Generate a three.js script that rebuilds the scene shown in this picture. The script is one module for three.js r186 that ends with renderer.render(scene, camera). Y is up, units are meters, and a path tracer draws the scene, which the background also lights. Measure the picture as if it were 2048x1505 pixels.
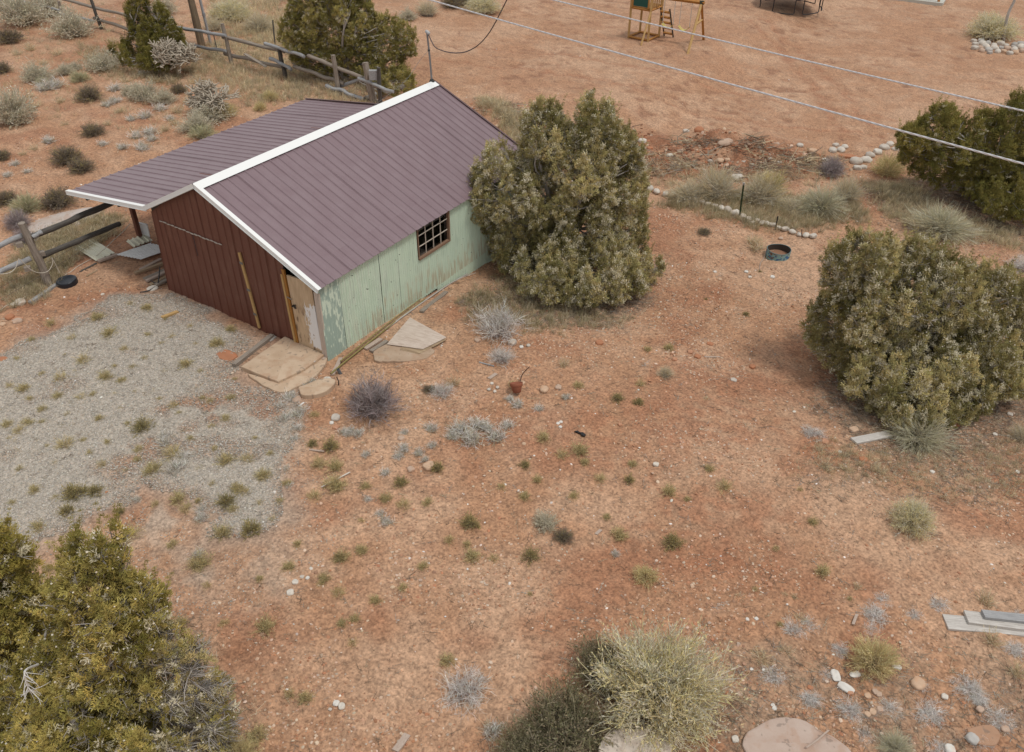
import * as THREE from 'three';
import { mergeGeometries, mergeVertices } from 'three/addons/utils/BufferGeometryUtils.js';

// ------------------------------------------------------------------ camera, sky, sun, exposure
const F = 1697.28, PITCH = 0.6421, ROLL = 0.0077, CAMH = 10.179;      // in pixels of the 2048 x 1505 photograph / radians / metres
const scene = new THREE.Scene();
const camera = new THREE.PerspectiveCamera(2 * Math.atan(752.5 / F) * 180 / Math.PI, 1024 / 752, 0.1, 2000);
camera.rotation.order = 'YXZ';
camera.rotation.set(-PITCH, 0, ROLL);
camera.position.set(0, CAMH, 0);
const renderer = new THREE.WebGLRenderer({ antialias: true });
renderer.toneMapping = THREE.LinearToneMapping;
renderer.toneMappingExposure = 1.14;
renderer.shadowMap.enabled = true;
renderer.setSize(1024, 752);
{ // even overcast: brighter overhead than at the horizon
  const w = 64, h = 32, d = new Float32Array(w * h * 4);
  for (let j = 0; j < h; j++) {
    const el = Math.sin(((j + 0.5) / h - 0.5) * Math.PI), s = Math.max(0, el), L = 0.5 + 0.14 * s;
    for (let i = 0; i < w; i++) d.set([L * 0.99, L * 1.0, L * 1.02, 1], (j * w + i) * 4);
  }
  const t = new THREE.DataTexture(d, w, h, THREE.RGBAFormat, THREE.FloatType);
  t.mapping = THREE.EquirectangularReflectionMapping; t.magFilter = THREE.LinearFilter; t.minFilter = THREE.LinearFilter; t.needsUpdate = true;
  scene.background = t; scene.environment = t;
}
const sun = new THREE.DirectionalLight(new THREE.Color(1, 0.955, 0.89), 1.5);
sun.position.set(15, 40, 9 - 18); sun.target.position.set(0, 0, -18); sun.castShadow = true; sun.shadow.radius = 22;
Object.assign(sun.shadow.camera, { left: -40, right: 40, top: 40, bottom: -40, near: 1, far: 120 }); sun.shadow.mapSize.set(4096, 4096);
scene.add(sun, sun.target);

// ------------------------------------------------------------------ helpers
const V = (x = 0, y = 0, z = 0) => new THREE.Vector3(x, y, z);
let seed = 1;
const srand = (s) => { seed = s >>> 0; };
const R = () => { seed = (seed + 0x6D2B79F5) >>> 0; let t = seed; t = Math.imul(t ^ (t >>> 15), t | 1); t ^= t + Math.imul(t ^ (t >>> 7), t | 61); return ((t ^ (t >>> 14)) >>> 0) / 4294967296; };
const U = (a, b) => a + (b - a) * R();
const clamp = (x, a = 0, b = 1) => Math.min(b, Math.max(a, x));
const sm = (a, b, x) => { const t = clamp((x - a) / (b - a)); return t * t * (3 - 2 * t); };
const lerp = (a, b, t) => a + (b - a) * t;
const mix3 = (a, b, t) => [lerp(a[0], b[0], t), lerp(a[1], b[1], t), lerp(a[2], b[2], t)];
const LAT = (() => { srand(77); const a = new Float32Array(65536); for (let i = 0; i < 65536; i++) a[i] = R(); return a; })();
function vn(x, y) { // value noise 0..1, repeats every 256
  const xi = Math.floor(x), yi = Math.floor(y), fx = x - xi, fy = y - yi, u = fx * fx * (3 - 2 * fx), v = fy * fy * (3 - 2 * fy);
  const x0 = xi & 255, x1 = (xi + 1) & 255, y0 = (yi & 255) << 8, y1 = ((yi + 1) & 255) << 8;
  const a = LAT[y0 + x0], b = LAT[y0 + x1], c = LAT[y1 + x0], d = LAT[y1 + x1];
  return a + (b - a) * u + (c - a) * v + (a - b - c + d) * u * v;
}
const fbm = (x, y, o = 4) => { let s = 0, a = 0.5, n = 0; for (let i = 0; i < o; i++) { s += a * vn(x, y); n += a; a *= 0.55; x = x * 2.03 + 17.3; y = y * 2.03 + 5.7; } return s / n; };

// pixel of the photograph -> direction from the camera -> a point on the ground, a fence line ...
const CP = Math.cos(PITCH), SP = Math.sin(PITCH), CR = Math.cos(ROLL), SR = Math.sin(ROLL);
function ray(px, py) {
  const du = px - 1024, dv = py - 752.5, u = CR * du + SR * dv, v = -SR * du + CR * dv, yc = -v / F;
  return V(u / F, -SP + yc * CP, -(CP + yc * SP));
}
function project(p) {
  const Z = -p.z, yy = p.y - CAMH, zc = Z * CP - yy * SP, yc = Z * SP + yy * CP, u = F * p.x / zc, v = -F * yc / zc;
  return [1024 + CR * u - SR * v, 752.5 + SR * u + CR * v, zc];
}
const atY = (px, py, y) => { const d = ray(px, py); return V(0, CAMH, 0).addScaledVector(d, (y - CAMH) / d.y); };
const atDist = (px, py, zc) => V(0, CAMH, 0).addScaledVector(ray(px, py), zc);
const ppm = (p) => F / project(p)[2];
const SHX = -6.3223, SHZ = 15.6832, YAW = 0.5822, CY = Math.cos(YAW), SY = Math.sin(YAW);
const shedLocal = (x, z) => { const X = x - SHX, Z = -z - SHZ; return [CY * X - SY * Z, SY * X + CY * Z]; };
const BERM = []; // [x, z, rx, rz, angle, h]
function gh(x, z) {
  const [xl, zl] = shedLocal(x, z);
  let y = -0.42 * sm(1.8, 7.5, zl) * sm(0.5, 3.2, xl);
  const near = sm(70, 40, -z);
  y += near * ((fbm(x * 0.35 + 9, z * 0.35, 3) - 0.5) * 0.11 + (vn(x * 1.7, z * 1.7 + 40) - 0.5) * 0.035);
  for (const b of BERM) { const dx = x - b[0], dz = z - b[1], c = Math.cos(b[4]), s = Math.sin(b[4]), u = (dx * c + dz * s) / b[2], v = (-dx * s + dz * c) / b[3], q = u * u + v * v; if (q < 1) y += b[5] * (1 - q) * (1 - q) * (0.55 + 0.9 * vn(x * 2.3, z * 2.3)); }
  return y;
}
function G(px, py, up = 0) { let y = 0, p; for (let i = 0; i < 5; i++) { p = atY(px, py, y + up); y = gh(p.x, p.z); } p = atY(px, py, y + up); return p; }
{ const a = G(1300, 285), b = G(1660, 305), m = a.clone().lerp(b, 0.5); BERM.push([m.x, m.z, a.distanceTo(b) * 0.62, 1.6, Math.atan2(b.z - a.z, b.x - a.x), 0.42]); const c = G(960, 212), d = G(1060, 260), n = c.clone().lerp(d, 0.5); BERM.push([n.x, n.z, c.distanceTo(d) * 0.9, 1.1, Math.atan2(d.z - c.z, d.x - c.x), 0.3]); }
function heightAt(base, py) { let lo = base.y - 1, hi = base.y + 9; for (let i = 0; i < 40; i++) { const m = (lo + hi) / 2; if (project(V(base.x, m, base.z))[1] > py) lo = m; else hi = m; } return lo; }
function onVertical(px, py, A, B) { // the vertical plane through ground points A and B
  const n = V(B.z - A.z, 0, -(B.x - A.x)), o = V(0, CAMH, 0), d = ray(px, py); return o.addScaledVector(d, A.clone().sub(V(0, CAMH, 0)).dot(n) / d.dot(n));
}

const taken = new Map();
const numbered = (n) => { const k = taken.get(n) ?? 0; taken.set(n, k + 1); return k ? `${n}_${String(k).padStart(3, '0')}` : n; };
const shade = (o) => { o.traverse((m) => { if (m.isMesh) { m.castShadow = true; m.receiveShadow = true; } }); return o; };
function tag(o, name, label, category, group) { o.name = numbered(name); o.userData = { ...o.userData, label, category }; if (group) o.userData.group = group; scene.add(o); return o; }
function thing(name, label, category, pos, turn = 0, group) { const g = new THREE.Group(); tag(g, name, label, category, group); if (pos) g.position.copy(pos); g.rotation.y = turn; return g; }
function part(name, geo, mat, parent, label) { const m = new THREE.Mesh(geo, mat); m.name = name; m.castShadow = m.receiveShadow = true; if (label) m.userData.label = label; if (parent) parent.add(m); return m; }
function stuff(o, name, label, category) { o.userData.kind = 'stuff'; return tag(o, name, label, category); }

const mat = (c, r = 0.9, o = {}) => new THREE.MeshStandardMaterial({ color: new THREE.Color().setRGB(...c), roughness: r, side: THREE.DoubleSide, ...o });
const vcMat = (r = 0.95) => new THREE.MeshStandardMaterial({ color: 0xffffff, vertexColors: true, roughness: r, side: THREE.DoubleSide });

function tex(w, h, fn, { srgb = true, repeat } = {}) { // fn(u, v, i, j) -> linear [r,g,b] or a grey
  const d = new Uint8Array(w * h * 4), e = (c) => { c = clamp(c); return Math.round(255 * (srgb ? (c <= 0.0031308 ? 12.92 * c : 1.055 * Math.pow(c, 1 / 2.4) - 0.055) : c)); };
  for (let j = 0; j < h; j++) for (let i = 0; i < w; i++) { const c = fn(i / w, j / h, i, j), k = (j * w + i) * 4; if (typeof c === 'number') d[k] = d[k + 1] = d[k + 2] = e(c); else { d[k] = e(c[0]); d[k + 1] = e(c[1]); d[k + 2] = e(c[2]); } d[k + 3] = 255; }
  const t = new THREE.DataTexture(d, w, h); t.wrapS = t.wrapT = THREE.RepeatWrapping; t.magFilter = THREE.LinearFilter; t.minFilter = THREE.LinearMipmapLinearFilter; t.generateMipmaps = true; t.anisotropy = 8;
  if (srgb) t.colorSpace = THREE.SRGBColorSpace; if (repeat) t.repeat.set(...repeat); t.needsUpdate = true; return t;
}
const woodTex = (a, b, s) => tex(256, 64, (u, v, i, j) => { const g = vn(i * 0.035 + s, j * 0.55 + s * 3), k = vn(i * 0.2 + s, j * 1.1); let t = clamp(g * 0.75 + k * 0.35 - 0.05); if (vn(i * 0.02 + s * 7, j * 0.9 + 3) > 0.83) t = 1.15; return mix3(a, b, t); });

function boxUV(w, h, d) { const g = new THREE.BoxGeometry(w, h, d); return g; }
// chamfered board: length along x, thickness y, width z, base at y = 0, slightly irregular ends
function board(len, th, wd, rough = 0.004) {
  const g = new THREE.BoxGeometry(len, th, wd, 4, 1, 1), p = g.attributes.position;
  for (let i = 0; i < p.count; i++) { const x = p.getX(i), k = Math.sin(x * 13.7 + wd * 91) * rough; p.setXYZ(i, x + (Math.abs(x) > len * 0.49 ? (p.getZ(i) > 0 ? rough * 2 : -rough) : 0), p.getY(i) + th / 2 + k * 0.5, p.getZ(i) + k); }
  g.computeVertexNormals(); return g;
}
function tube(pts, r0, r1, seg = 6, steps) { // tapered tube through points
  const c = new THREE.CatmullRomCurve3(pts), n = steps ?? Math.max(3, pts.length * 2), g = new THREE.TubeGeometry(c, n, 1, seg, false), p = g.attributes.position, v = V();
  for (let i = 0; i <= n; i++) { const q = c.getPointAt(i / n), r = lerp(r0, r1, i / n); for (let j = 0; j <= seg; j++) { const k = i * (seg + 1) + j; v.fromBufferAttribute(p, k).sub(q).multiplyScalar(r).add(q); p.setXYZ(k, v.x, v.y, v.z); } }
  return g;
}
function log(a, b, r0, r1, sd = 1, bend = 0.03) { // a weathered pole from a to b: bent, knotty
  srand(sd * 7919 + 3); const pts = []; for (let i = 0; i <= 5; i++) { const t = i / 5; pts.push(a.clone().lerp(b, t).add(V(U(-1, 1), U(-1, 1), U(-1, 1)).multiplyScalar(i && i < 5 ? bend : 0))); }
  const c = new THREE.CatmullRomCurve3(pts), n = 20, s = 9, g = new THREE.TubeGeometry(c, n, 1, s, false), p = g.attributes.position, v = V();
  for (let i = 0; i <= n; i++) { const q = c.getPointAt(i / n), r = lerp(r0, r1, i / n); for (let j = 0; j <= s; j++) { const k = i * (s + 1) + j, jj = j % s; v.fromBufferAttribute(p, k).sub(q).multiplyScalar(r * (0.86 + 0.28 * vn(i * 0.55 + sd * 11, jj * 1.1 + sd))).add(q); p.setXYZ(k, v.x, v.y, v.z); } }
  g.computeVertexNormals();
  const cap = (e, d) => { const q = c.getPointAt(e), disc = new THREE.ConeGeometry(e ? r1 : r0, 0.01, s); disc.applyQuaternion(new THREE.Quaternion().setFromUnitVectors(V(0, 1, 0), d)); disc.translate(q.x, q.y, q.z); return disc; };
  const t = c.getTangentAt(0), t2 = c.getTangentAt(1);
  return mergeGeometries([g, cap(0, t.clone().negate()), cap(1, t2)]);
}
// thin solid sheet: cross-section polyline (u, v) swept over len along w, basis columns U V W at O
function sheet(profile, t, len, O, eu, ev, ew, segs = 1, warp) {
  const cs = [...profile, ...profile.slice().reverse().map(([u, v]) => [u, v - t])], n = cs.length, pos = [], uv = [], idx = [];
  for (let k = 0; k <= segs; k++) for (let i = 0; i < n; i++) { const w = len * k / segs, [u, v0] = cs[i], v = v0 + (warp ? warp(u, w) : 0); pos.push(O.x + eu.x * u + ev.x * v + ew.x * w, O.y + eu.y * u + ev.y * v + ew.y * w, O.z + eu.z * u + ev.z * v + ew.z * w); uv.push(u, w); }
  for (let k = 0; k < segs; k++) for (let i = 0; i < n; i++) { const a = k * n + i, b = k * n + (i + 1) % n; idx.push(a, b, a + n, b, b + n, a + n); }
  const g = new THREE.BufferGeometry(); g.setAttribute('position', new THREE.Float32BufferAttribute(pos, 3)); g.setAttribute('uv', new THREE.Float32BufferAttribute(uv, 2)); g.setIndex(idx);
  const f = g.toNonIndexed(); f.computeVertexNormals(); return f;
}
function ribProfile(u0, u1, pitch = 0.2286, h = 0.02, off = 0) {
  const p = [[u0, 0]]; for (let c = Math.ceil((u0 - off) / pitch) * pitch + off; c < u1 + 1e-6; c += pitch) for (const [d, y] of [[-0.026, 0], [-0.011, h], [0.011, h], [0.026, 0]]) { const u = c + d; if (u > u0 + 0.001 && u < u1 - 0.001) p.push([u, y]); }
  p.push([u1, 0]); return p;
}
function sineProfile(u0, u1, pitch, amp, per = 8) { const p = [], n = Math.ceil((u1 - u0) / pitch * per); for (let i = 0; i <= n; i++) { const u = u0 + (u1 - u0) * i / n; p.push([u, amp * Math.cos(u / pitch * 2 * Math.PI)]); } return p; }
const prism = (pts, d) => { const g = new THREE.ExtrudeGeometry(new THREE.Shape(pts.map((p) => new THREE.Vector2(...p))), { depth: d, bevelEnabled: false }); return g; };

// masks in ground coordinates: polygon of photo pixels -> soft 0..1
function region(pxs, soft = 0.4, warp = 0.5) {
  const P = pxs.map(([x, y]) => { const g = atY(x, Math.max(y, -120), 0); return [g.x, g.z]; }), bb = [Math.min(...P.map((p) => p[0])) - 1.5, Math.max(...P.map((p) => p[0])) + 1.5, Math.min(...P.map((p) => p[1])) - 1.5, Math.max(...P.map((p) => p[1])) + 1.5];
  const f = (x, z) => {
    if (x < bb[0] || x > bb[1] || z < bb[2] || z > bb[3]) return 0;
    x += (fbm(x * 1.1 + 3, z * 1.1, 3) - 0.5) * 2 * warp; z += (fbm(x * 1.1 + 31, z * 1.1 + 9, 3) - 0.5) * 2 * warp;
    let ins = false, d = 1e9;
    for (let i = 0, j = P.length - 1; i < P.length; j = i++) {
      const [ax, az] = P[i], [bx, bz] = P[j];
      if ((az > z) !== (bz > z) && x < (bx - ax) * (z - az) / (bz - az) + ax) ins = !ins;
      const ex = bx - ax, ez = bz - az, t = clamp(((x - ax) * ex + (z - az) * ez) / (ex * ex + ez * ez + 1e-9)), qx = x - ax - ex * t, qz = z - az - ez * t; d = Math.min(d, qx * qx + qz * qz);
    }
    d = Math.sqrt(d) * (ins ? 1 : -1); return sm(-soft, soft, d);
  };
  f.P = P; f.bb = bb; return f;
}
const M = {
  gravel: region([[-200, 760], [0, 700], [60, 668], [150, 628], [300, 592], [333, 580], [525, 668], [480, 700], [470, 745], [510, 780], [600, 810], [610, 860], [590, 920], [575, 990], [560, 1060], [520, 1110], [430, 1120], [400, 1050], [330, 990], [250, 985], [150, 1040], [40, 1070], [-200, 1090]], 0.7, 0.8),
  thin: region([[250, 985], [330, 960], [480, 940], [600, 960], [560, 1080], [500, 1150], [380, 1200], [330, 1120], [180, 1090], [100, 1070]], 0.9, 0.9),
  gravelDirt: region([[370, 790], [500, 790], [560, 850], [400, 870], [250, 960], [180, 960]], 0.4, 0.6),
  lot: region([[760, 200], [800, 60], [860, 30], [1000, -60], [2300, -60], [2300, 215], [1790, 262], [1640, 272], [1300, 262], [1180, 200], [1010, 180], [880, 160]], 0.8, 0.7),
  berm: region([[940, 205], [1050, 215], [1180, 250], [1300, 240], [1420, 262], [1640, 282], [1700, 320], [1560, 345], [1300, 335], [1080, 300]], 0.6, 0.6),
  red: region([[1010, 810], [1100, 790], [1300, 770], [1450, 740], [1600, 690], [1640, 800], [1500, 900], [1300, 900], [1120, 930], [1000, 940]], 1.0, 1.2),
  red2: region([[1240, 1020], [1340, 960], [1560, 1000], [1600, 1160], [1330, 1190], [1200, 1110]], 0.9, 1.0),
  tree1: region([[935, 600], [960, 560], [1050, 520], [1280, 520], [1300, 575], [1240, 625], [1110, 645], [980, 650]], 0.35, 0.45),
  tree2: region([[1640, 800], [1720, 640], [1990, 640], [2120, 780], [2048, 860], [1960, 900], [1800, 920], [1690, 880]], 0.4, 0.5),
  tree3: region([[1740, 350], [1840, 330], [2100, 330], [2100, 460], [1950, 450], [1800, 420]], 0.4, 0.4),
  low: region([[1250, 1330], [1500, 1250], [1700, 1300], [1850, 1380], [2300, 1340], [2300, 1700], [1000, 1700], [1000, 1450]], 0.5, 0.9),
  path: region([[1600, 930], [1700, 905], [2200, 850], [2200, 1000], [1800, 1010], [1620, 990]], 0.5, 0.6),
  scrub: region([[-200, -60], [900, -60], [830, 40], [800, 190], [640, 200], [480, 205], [420, 150], [220, 120], [120, 100], [-200, 60]], 0.8, 0.8),
  corner: region([[-300, 1200], [120, 1250], [380, 1270], [480, 1420], [500, 1700], [-300, 1700]], 0.5, 0.5),
};

// ------------------------------------------------------------------ the ground
{
  const rowsZ = [-60, -25, -8, 0, 2, 3.2]; { const n = 560; for (let i = 0; i <= n; i++) rowsZ.push(4 * Math.pow(62 / 4, i / n)); } for (const z of [64, 68, 75, 90, 120, 180, 300, 600]) rowsZ.push(z);
  const colT = [-1]; const nc = 560; const cols = []; for (let j = 0; j <= nc; j++) cols.push(-1 + 2 * j / nc);
  const outer = [-700, -200, -90], W = cols.length + 6, pos = [], col = [], uv = [], idx = [];
  // runnels and old wheel marks
  const RILLS = [[[[1345, 455], [1390, 500], [1432, 560]], 0.07], [[[1432, 560], [1385, 650], [1300, 760]], 0.1], [[[1480, 470], [1450, 520], [1435, 570]], 0.06], [[[1500, 40], [1590, 105], [1640, 170], [1700, 250]], 0.3], [[[1540, 40], [1650, 120], [1760, 230]], 0.3], [[[880, 120], [1150, 150], [1450, 215], [1780, 250]], 0.22], [[[870, 90], [1150, 110], [1480, 170], [1800, 215]], 0.22], [[[430, 1330], [450, 1420], [440, 1500]], 0.06], [[[1180, 860], [1260, 900], [1330, 1000]], 0.06]].map(([px, wd]) => { const P = px.map(([x, y]) => { const g = atY(x, y, 0); return [g.x, g.z]; }); return (x, z) => { x += (vn(x * 1.7, z * 1.7) - 0.5) * 0.5; z += (vn(x * 1.7 + 9, z * 1.7 + 5) - 0.5) * 0.5; let d = 1e9; for (let i = 0; i < P.length - 1; i++) { const ex = P[i + 1][0] - P[i][0], ez = P[i + 1][1] - P[i][1], t = clamp(((x - P[i][0]) * ex + (z - P[i][1]) * ez) / (ex * ex + ez * ez)); d = Math.min(d, Math.hypot(x - P[i][0] - ex * t, z - P[i][1] - ez * t)); } return d < wd ? 1 - d / wd : 0; }; });
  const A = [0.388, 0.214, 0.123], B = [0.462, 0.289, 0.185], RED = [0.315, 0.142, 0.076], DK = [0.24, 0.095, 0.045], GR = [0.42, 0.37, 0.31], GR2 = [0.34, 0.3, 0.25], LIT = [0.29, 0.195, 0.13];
  for (const Z of rowsZ) {
    const hw = 9 + 0.74 * Math.max(0, Z);
    for (let j = 0; j < W; j++) {
      const x = j < 3 ? outer[j] : j >= W - 3 ? -outer[W - 1 - j] : cols[j - 3] * hw, z = -Z;
      let y = gh(x, z), c;
      if (Z > 3 && Z < 63 && j >= 3 && j < W - 3) {
        const g0 = M.gravel(x, z), lot = M.lot(x, z), bm = M.berm(x, z);
        const n1 = fbm(x * 0.5, z * 0.5, 4), n2 = fbm(x * 2.1 + 50, z * 2.1, 3), n3 = vn(x * 7, z * 7 + 11), n4 = vn(x * 15 + 3, z * 15);
        c = mix3(A, B, sm(0.35, 0.68, n1 * 0.6 + n2 * 0.4));
        c = mix3(c, RED, 0.65 * sm(0.5, 0.75, fbm(x * 0.8 + 90, z * 0.8, 4)) * (1 - lot));
        c = mix3(c, RED, 0.7 * Math.max(M.red(x, z), M.red2(x, z)) * sm(0.32, 0.6, n2 * 0.6 + n3 * 0.4));
        if (lot > 0) { // trampled lot: pale crust broken by darker hoof-churned earth
          const s = clamp(sm(0.7, 0.84, vn(x * 2.9 + 7, z * 2.9)) * sm(0.42, 0.6, fbm(x * 0.5 + 5, z * 0.5, 3)) + sm(0.74, 0.88, vn(x * 5.3, z * 5.3 + 3)) * 0.8 * sm(0.38, 0.6, fbm(x * 0.4 + 45, z * 0.4, 3)));
          c = mix3(c, [0.37, 0.2, 0.115], lot * 0.7 * sm(0.5, 0.68, fbm(x * 0.45 + 71, z * 0.6, 4)) * sm(0.3, 0.6, n3 * 0.5 + n4 * 0.5)); c = mix3(c, [0.27, 0.135, 0.078], lot * 0.75 * s); y -= lot * s * 0.028;
        }
        for (const q of RILLS) { const d = q(x, z); if (d > 0) { const k2 = d * sm(0.25, 0.6, n3 * 0.6 + n2 * 0.4); c = mix3(c, RED, 0.75 * k2); y -= 0.022 * d; } }
        if (bm > 0) { c = mix3(c, DK, bm * (0.35 + 0.5 * sm(0.4, 0.7, n2))); y += bm * ((n2 - 0.5) * 0.22 + (n3 - 0.5) * 0.09); }
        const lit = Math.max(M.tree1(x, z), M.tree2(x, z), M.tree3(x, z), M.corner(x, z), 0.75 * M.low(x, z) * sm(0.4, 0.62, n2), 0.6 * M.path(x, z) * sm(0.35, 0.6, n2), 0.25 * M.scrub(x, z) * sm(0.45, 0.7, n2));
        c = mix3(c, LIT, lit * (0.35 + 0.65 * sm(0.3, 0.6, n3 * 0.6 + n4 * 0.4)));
        let gr = g0 * (1 - 0.75 * M.gravelDirt(x, z) * sm(0.4, 0.62, n2)); gr = Math.max(gr * (1 - 0.5 * sm(0.62, 0.8, fbm(x * 0.9 + 4, z * 0.9 + 8, 3))), 0.55 * M.thin(x, z) * sm(0.4, 0.6, n2));
        c = mix3(c, mix3(GR, GR2, n3 * 0.7 + n4 * 0.3), gr); y += gr * 0.03;
        const k = 0.8 + 0.26 * n4 + 0.16 * n3; c = [c[0] * k, c[1] * k, c[2] * k];
        { const q = 1 - 0.7 * lot; y += q * ((n2 - 0.5) * 0.05 + (n3 - 0.5) * 0.022 + (n4 - 0.5) * 0.012); }
      } else c = mix3(A, B, fbm(x * 0.1, z * 0.1, 3));
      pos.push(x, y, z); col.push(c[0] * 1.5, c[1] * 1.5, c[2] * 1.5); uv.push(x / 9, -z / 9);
    }
  }
  for (let i = 0; i < rowsZ.length - 1; i++) for (let j = 0; j < W - 1; j++) { const a = i * W + j; idx.push(a, a + 1, a + W, a + 1, a + W + 1, a + W); }
  const g = new THREE.BufferGeometry(); g.setAttribute('position', new THREE.Float32BufferAttribute(pos, 3)); g.setAttribute('color', new THREE.Float32BufferAttribute(col, 3)); g.setAttribute('uv', new THREE.Float32BufferAttribute(uv, 2)); g.setIndex(idx); g.computeVertexNormals();
  // grit: crumbs, chips and specks, the same grey-to-warm relief everywhere
  const N = 2048, hgt = new Float32Array(N * N); srand(5);
  for (let j = 0; j < N; j++) for (let i = 0; i < N; i++) hgt[j * N + i] = 0.45 * vn(i / 8, j / 8) + 0.35 * vn(i / 4 + 0.5, j / 4) + 0.2 * LAT[((j & 255) << 8) + ((i + (j >> 8) * 37 + (i >> 8) * 91) & 255)];
  const chips = new Float32Array(N * N * 1).fill(0);
  for (let k = 0; k < 52000; k++) { const cx = R() * N, cy = R() * N, r = 0.8 + 2.6 * R() * R() * R(), s = R() < 0.52 ? U(0.2, 0.75) : -U(0.15, 0.42); for (let y = -4; y <= 4; y++) for (let x = -4; x <= 4; x++) if (x * x + y * y * 1.5 < r * r) { const q = (((cy + y) | 0) & (N - 1)) * N + (((cx + x) | 0) & (N - 1)); chips[q] = s; } }
  const map = tex(N, N, (u, v, i, j) => { const h = hgt[j * N + i], s = chips[j * N + i], b = 0.62 + 0.8 * (h - 0.5) + s * 0.36; return s > 0.3 ? [b * 0.98, b * 1.02, b * 1.06] : s < 0 ? [b * 1.08, b * 0.88, b * 0.78] : [b, b, b]; });
  const bump = tex(N, N, (u, v, i, j) => clamp(0.4 + (hgt[j * N + i] - 0.5) * 0.6 + Math.abs(chips[j * N + i]) * 0.6), { srgb: false });
  const m = new THREE.MeshStandardMaterial({ vertexColors: true, map, bumpMap: bump, bumpScale: 0.012, roughness: 0.97 });
  const o = part('ground', g, m); o.userData.kind = 'structure'; o.name = 'ground'; scene.add(o);
}

// ------------------------------------------------------------------ the shed
const WT = {
  grey: [woodTex([0.43, 0.43, 0.43], [0.22, 0.22, 0.225], 1), woodTex([0.36, 0.31, 0.26], [0.19, 0.155, 0.125], 2)],
  tan: woodTex([0.42, 0.31, 0.2], [0.26, 0.18, 0.11], 3), yellow: woodTex([0.55, 0.37, 0.16], [0.4, 0.24, 0.09], 4), cedar: woodTex([0.46, 0.215, 0.045], [0.31, 0.13, 0.025], 5),
  dark: woodTex([0.13, 0.115, 0.10], [0.05, 0.045, 0.04], 6), pink: woodTex([0.5, 0.41, 0.345], [0.36, 0.27, 0.215], 7), ply: woodTex([0.6, 0.51, 0.44], [0.45, 0.36, 0.295], 11), ash: woodTex([0.6, 0.57, 0.53], [0.4, 0.37, 0.34], 8),
};
const wood = (t, r = 0.9) => new THREE.MeshStandardMaterial({ map: t, roughness: r, side: THREE.DoubleSide });
const MW = { grey: wood(WT.grey[0]), grey2: wood(WT.grey[1]), tan: wood(WT.tan), yellow: wood(WT.yellow), cedar: wood(WT.cedar, 0.7), dark: wood(WT.dark), pink: wood(WT.pink), ash: wood(WT.ash), ply: wood(WT.ply) };
const brown = mat([0.075, 0.027, 0.018], 0.55), brownTex = tex(128, 256, (u, v, i, j) => { const n = fbm(i * 0.05, j * 0.025, 3), s = vn(i * 0.6, j * 0.04); return mix3([0.14, 0.05, 0.032], [0.19, 0.085, 0.058], clamp(sm(0.5, 0.8, n * 0.6 + s * 0.4) * 0.5)); }, { repeat: [0.5, 0.5] });
brown.map = brownTex; brown.color.setRGB(1, 1, 1);
const roofTex = tex(512, 512, (u, v, i, j) => { const n = fbm(i * 0.02, j * 0.02, 4), g = LAT[((j * 7) & 255) * 256 + ((i * 3 + j) & 255)], st = vn(i * 0.25, j * 0.012 + 9); return mix3([0.178, 0.117, 0.13], [0.24, 0.177, 0.193], clamp(n * 0.55 + g * 0.25 + st * 0.3 - 0.05)); }, { repeat: [0.35, 0.35] });
const roofMat = new THREE.MeshStandardMaterial({ map: roofTex, roughness: 0.36, metalness: 0, side: THREE.DoubleSide });
const white = mat([0.8, 0.81, 0.8], 0.45);
const SH = { w: 3.0895, he: 1.7613, hr: 3.1156, wo: 2.995, ho: 1.716, wl: 1.8801, hl: 2.1362, L: 7.75 };
const shed = thing('shed', 'low shed with mauve ribbed metal roof, brown gable wall and weathered green side wall', 'shed', V(SHX, 0, -SHZ), -YAW);
const P = (x, y, z) => V(x, y, -z);          // shed coordinates: x to the right, z towards the rear
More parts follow.
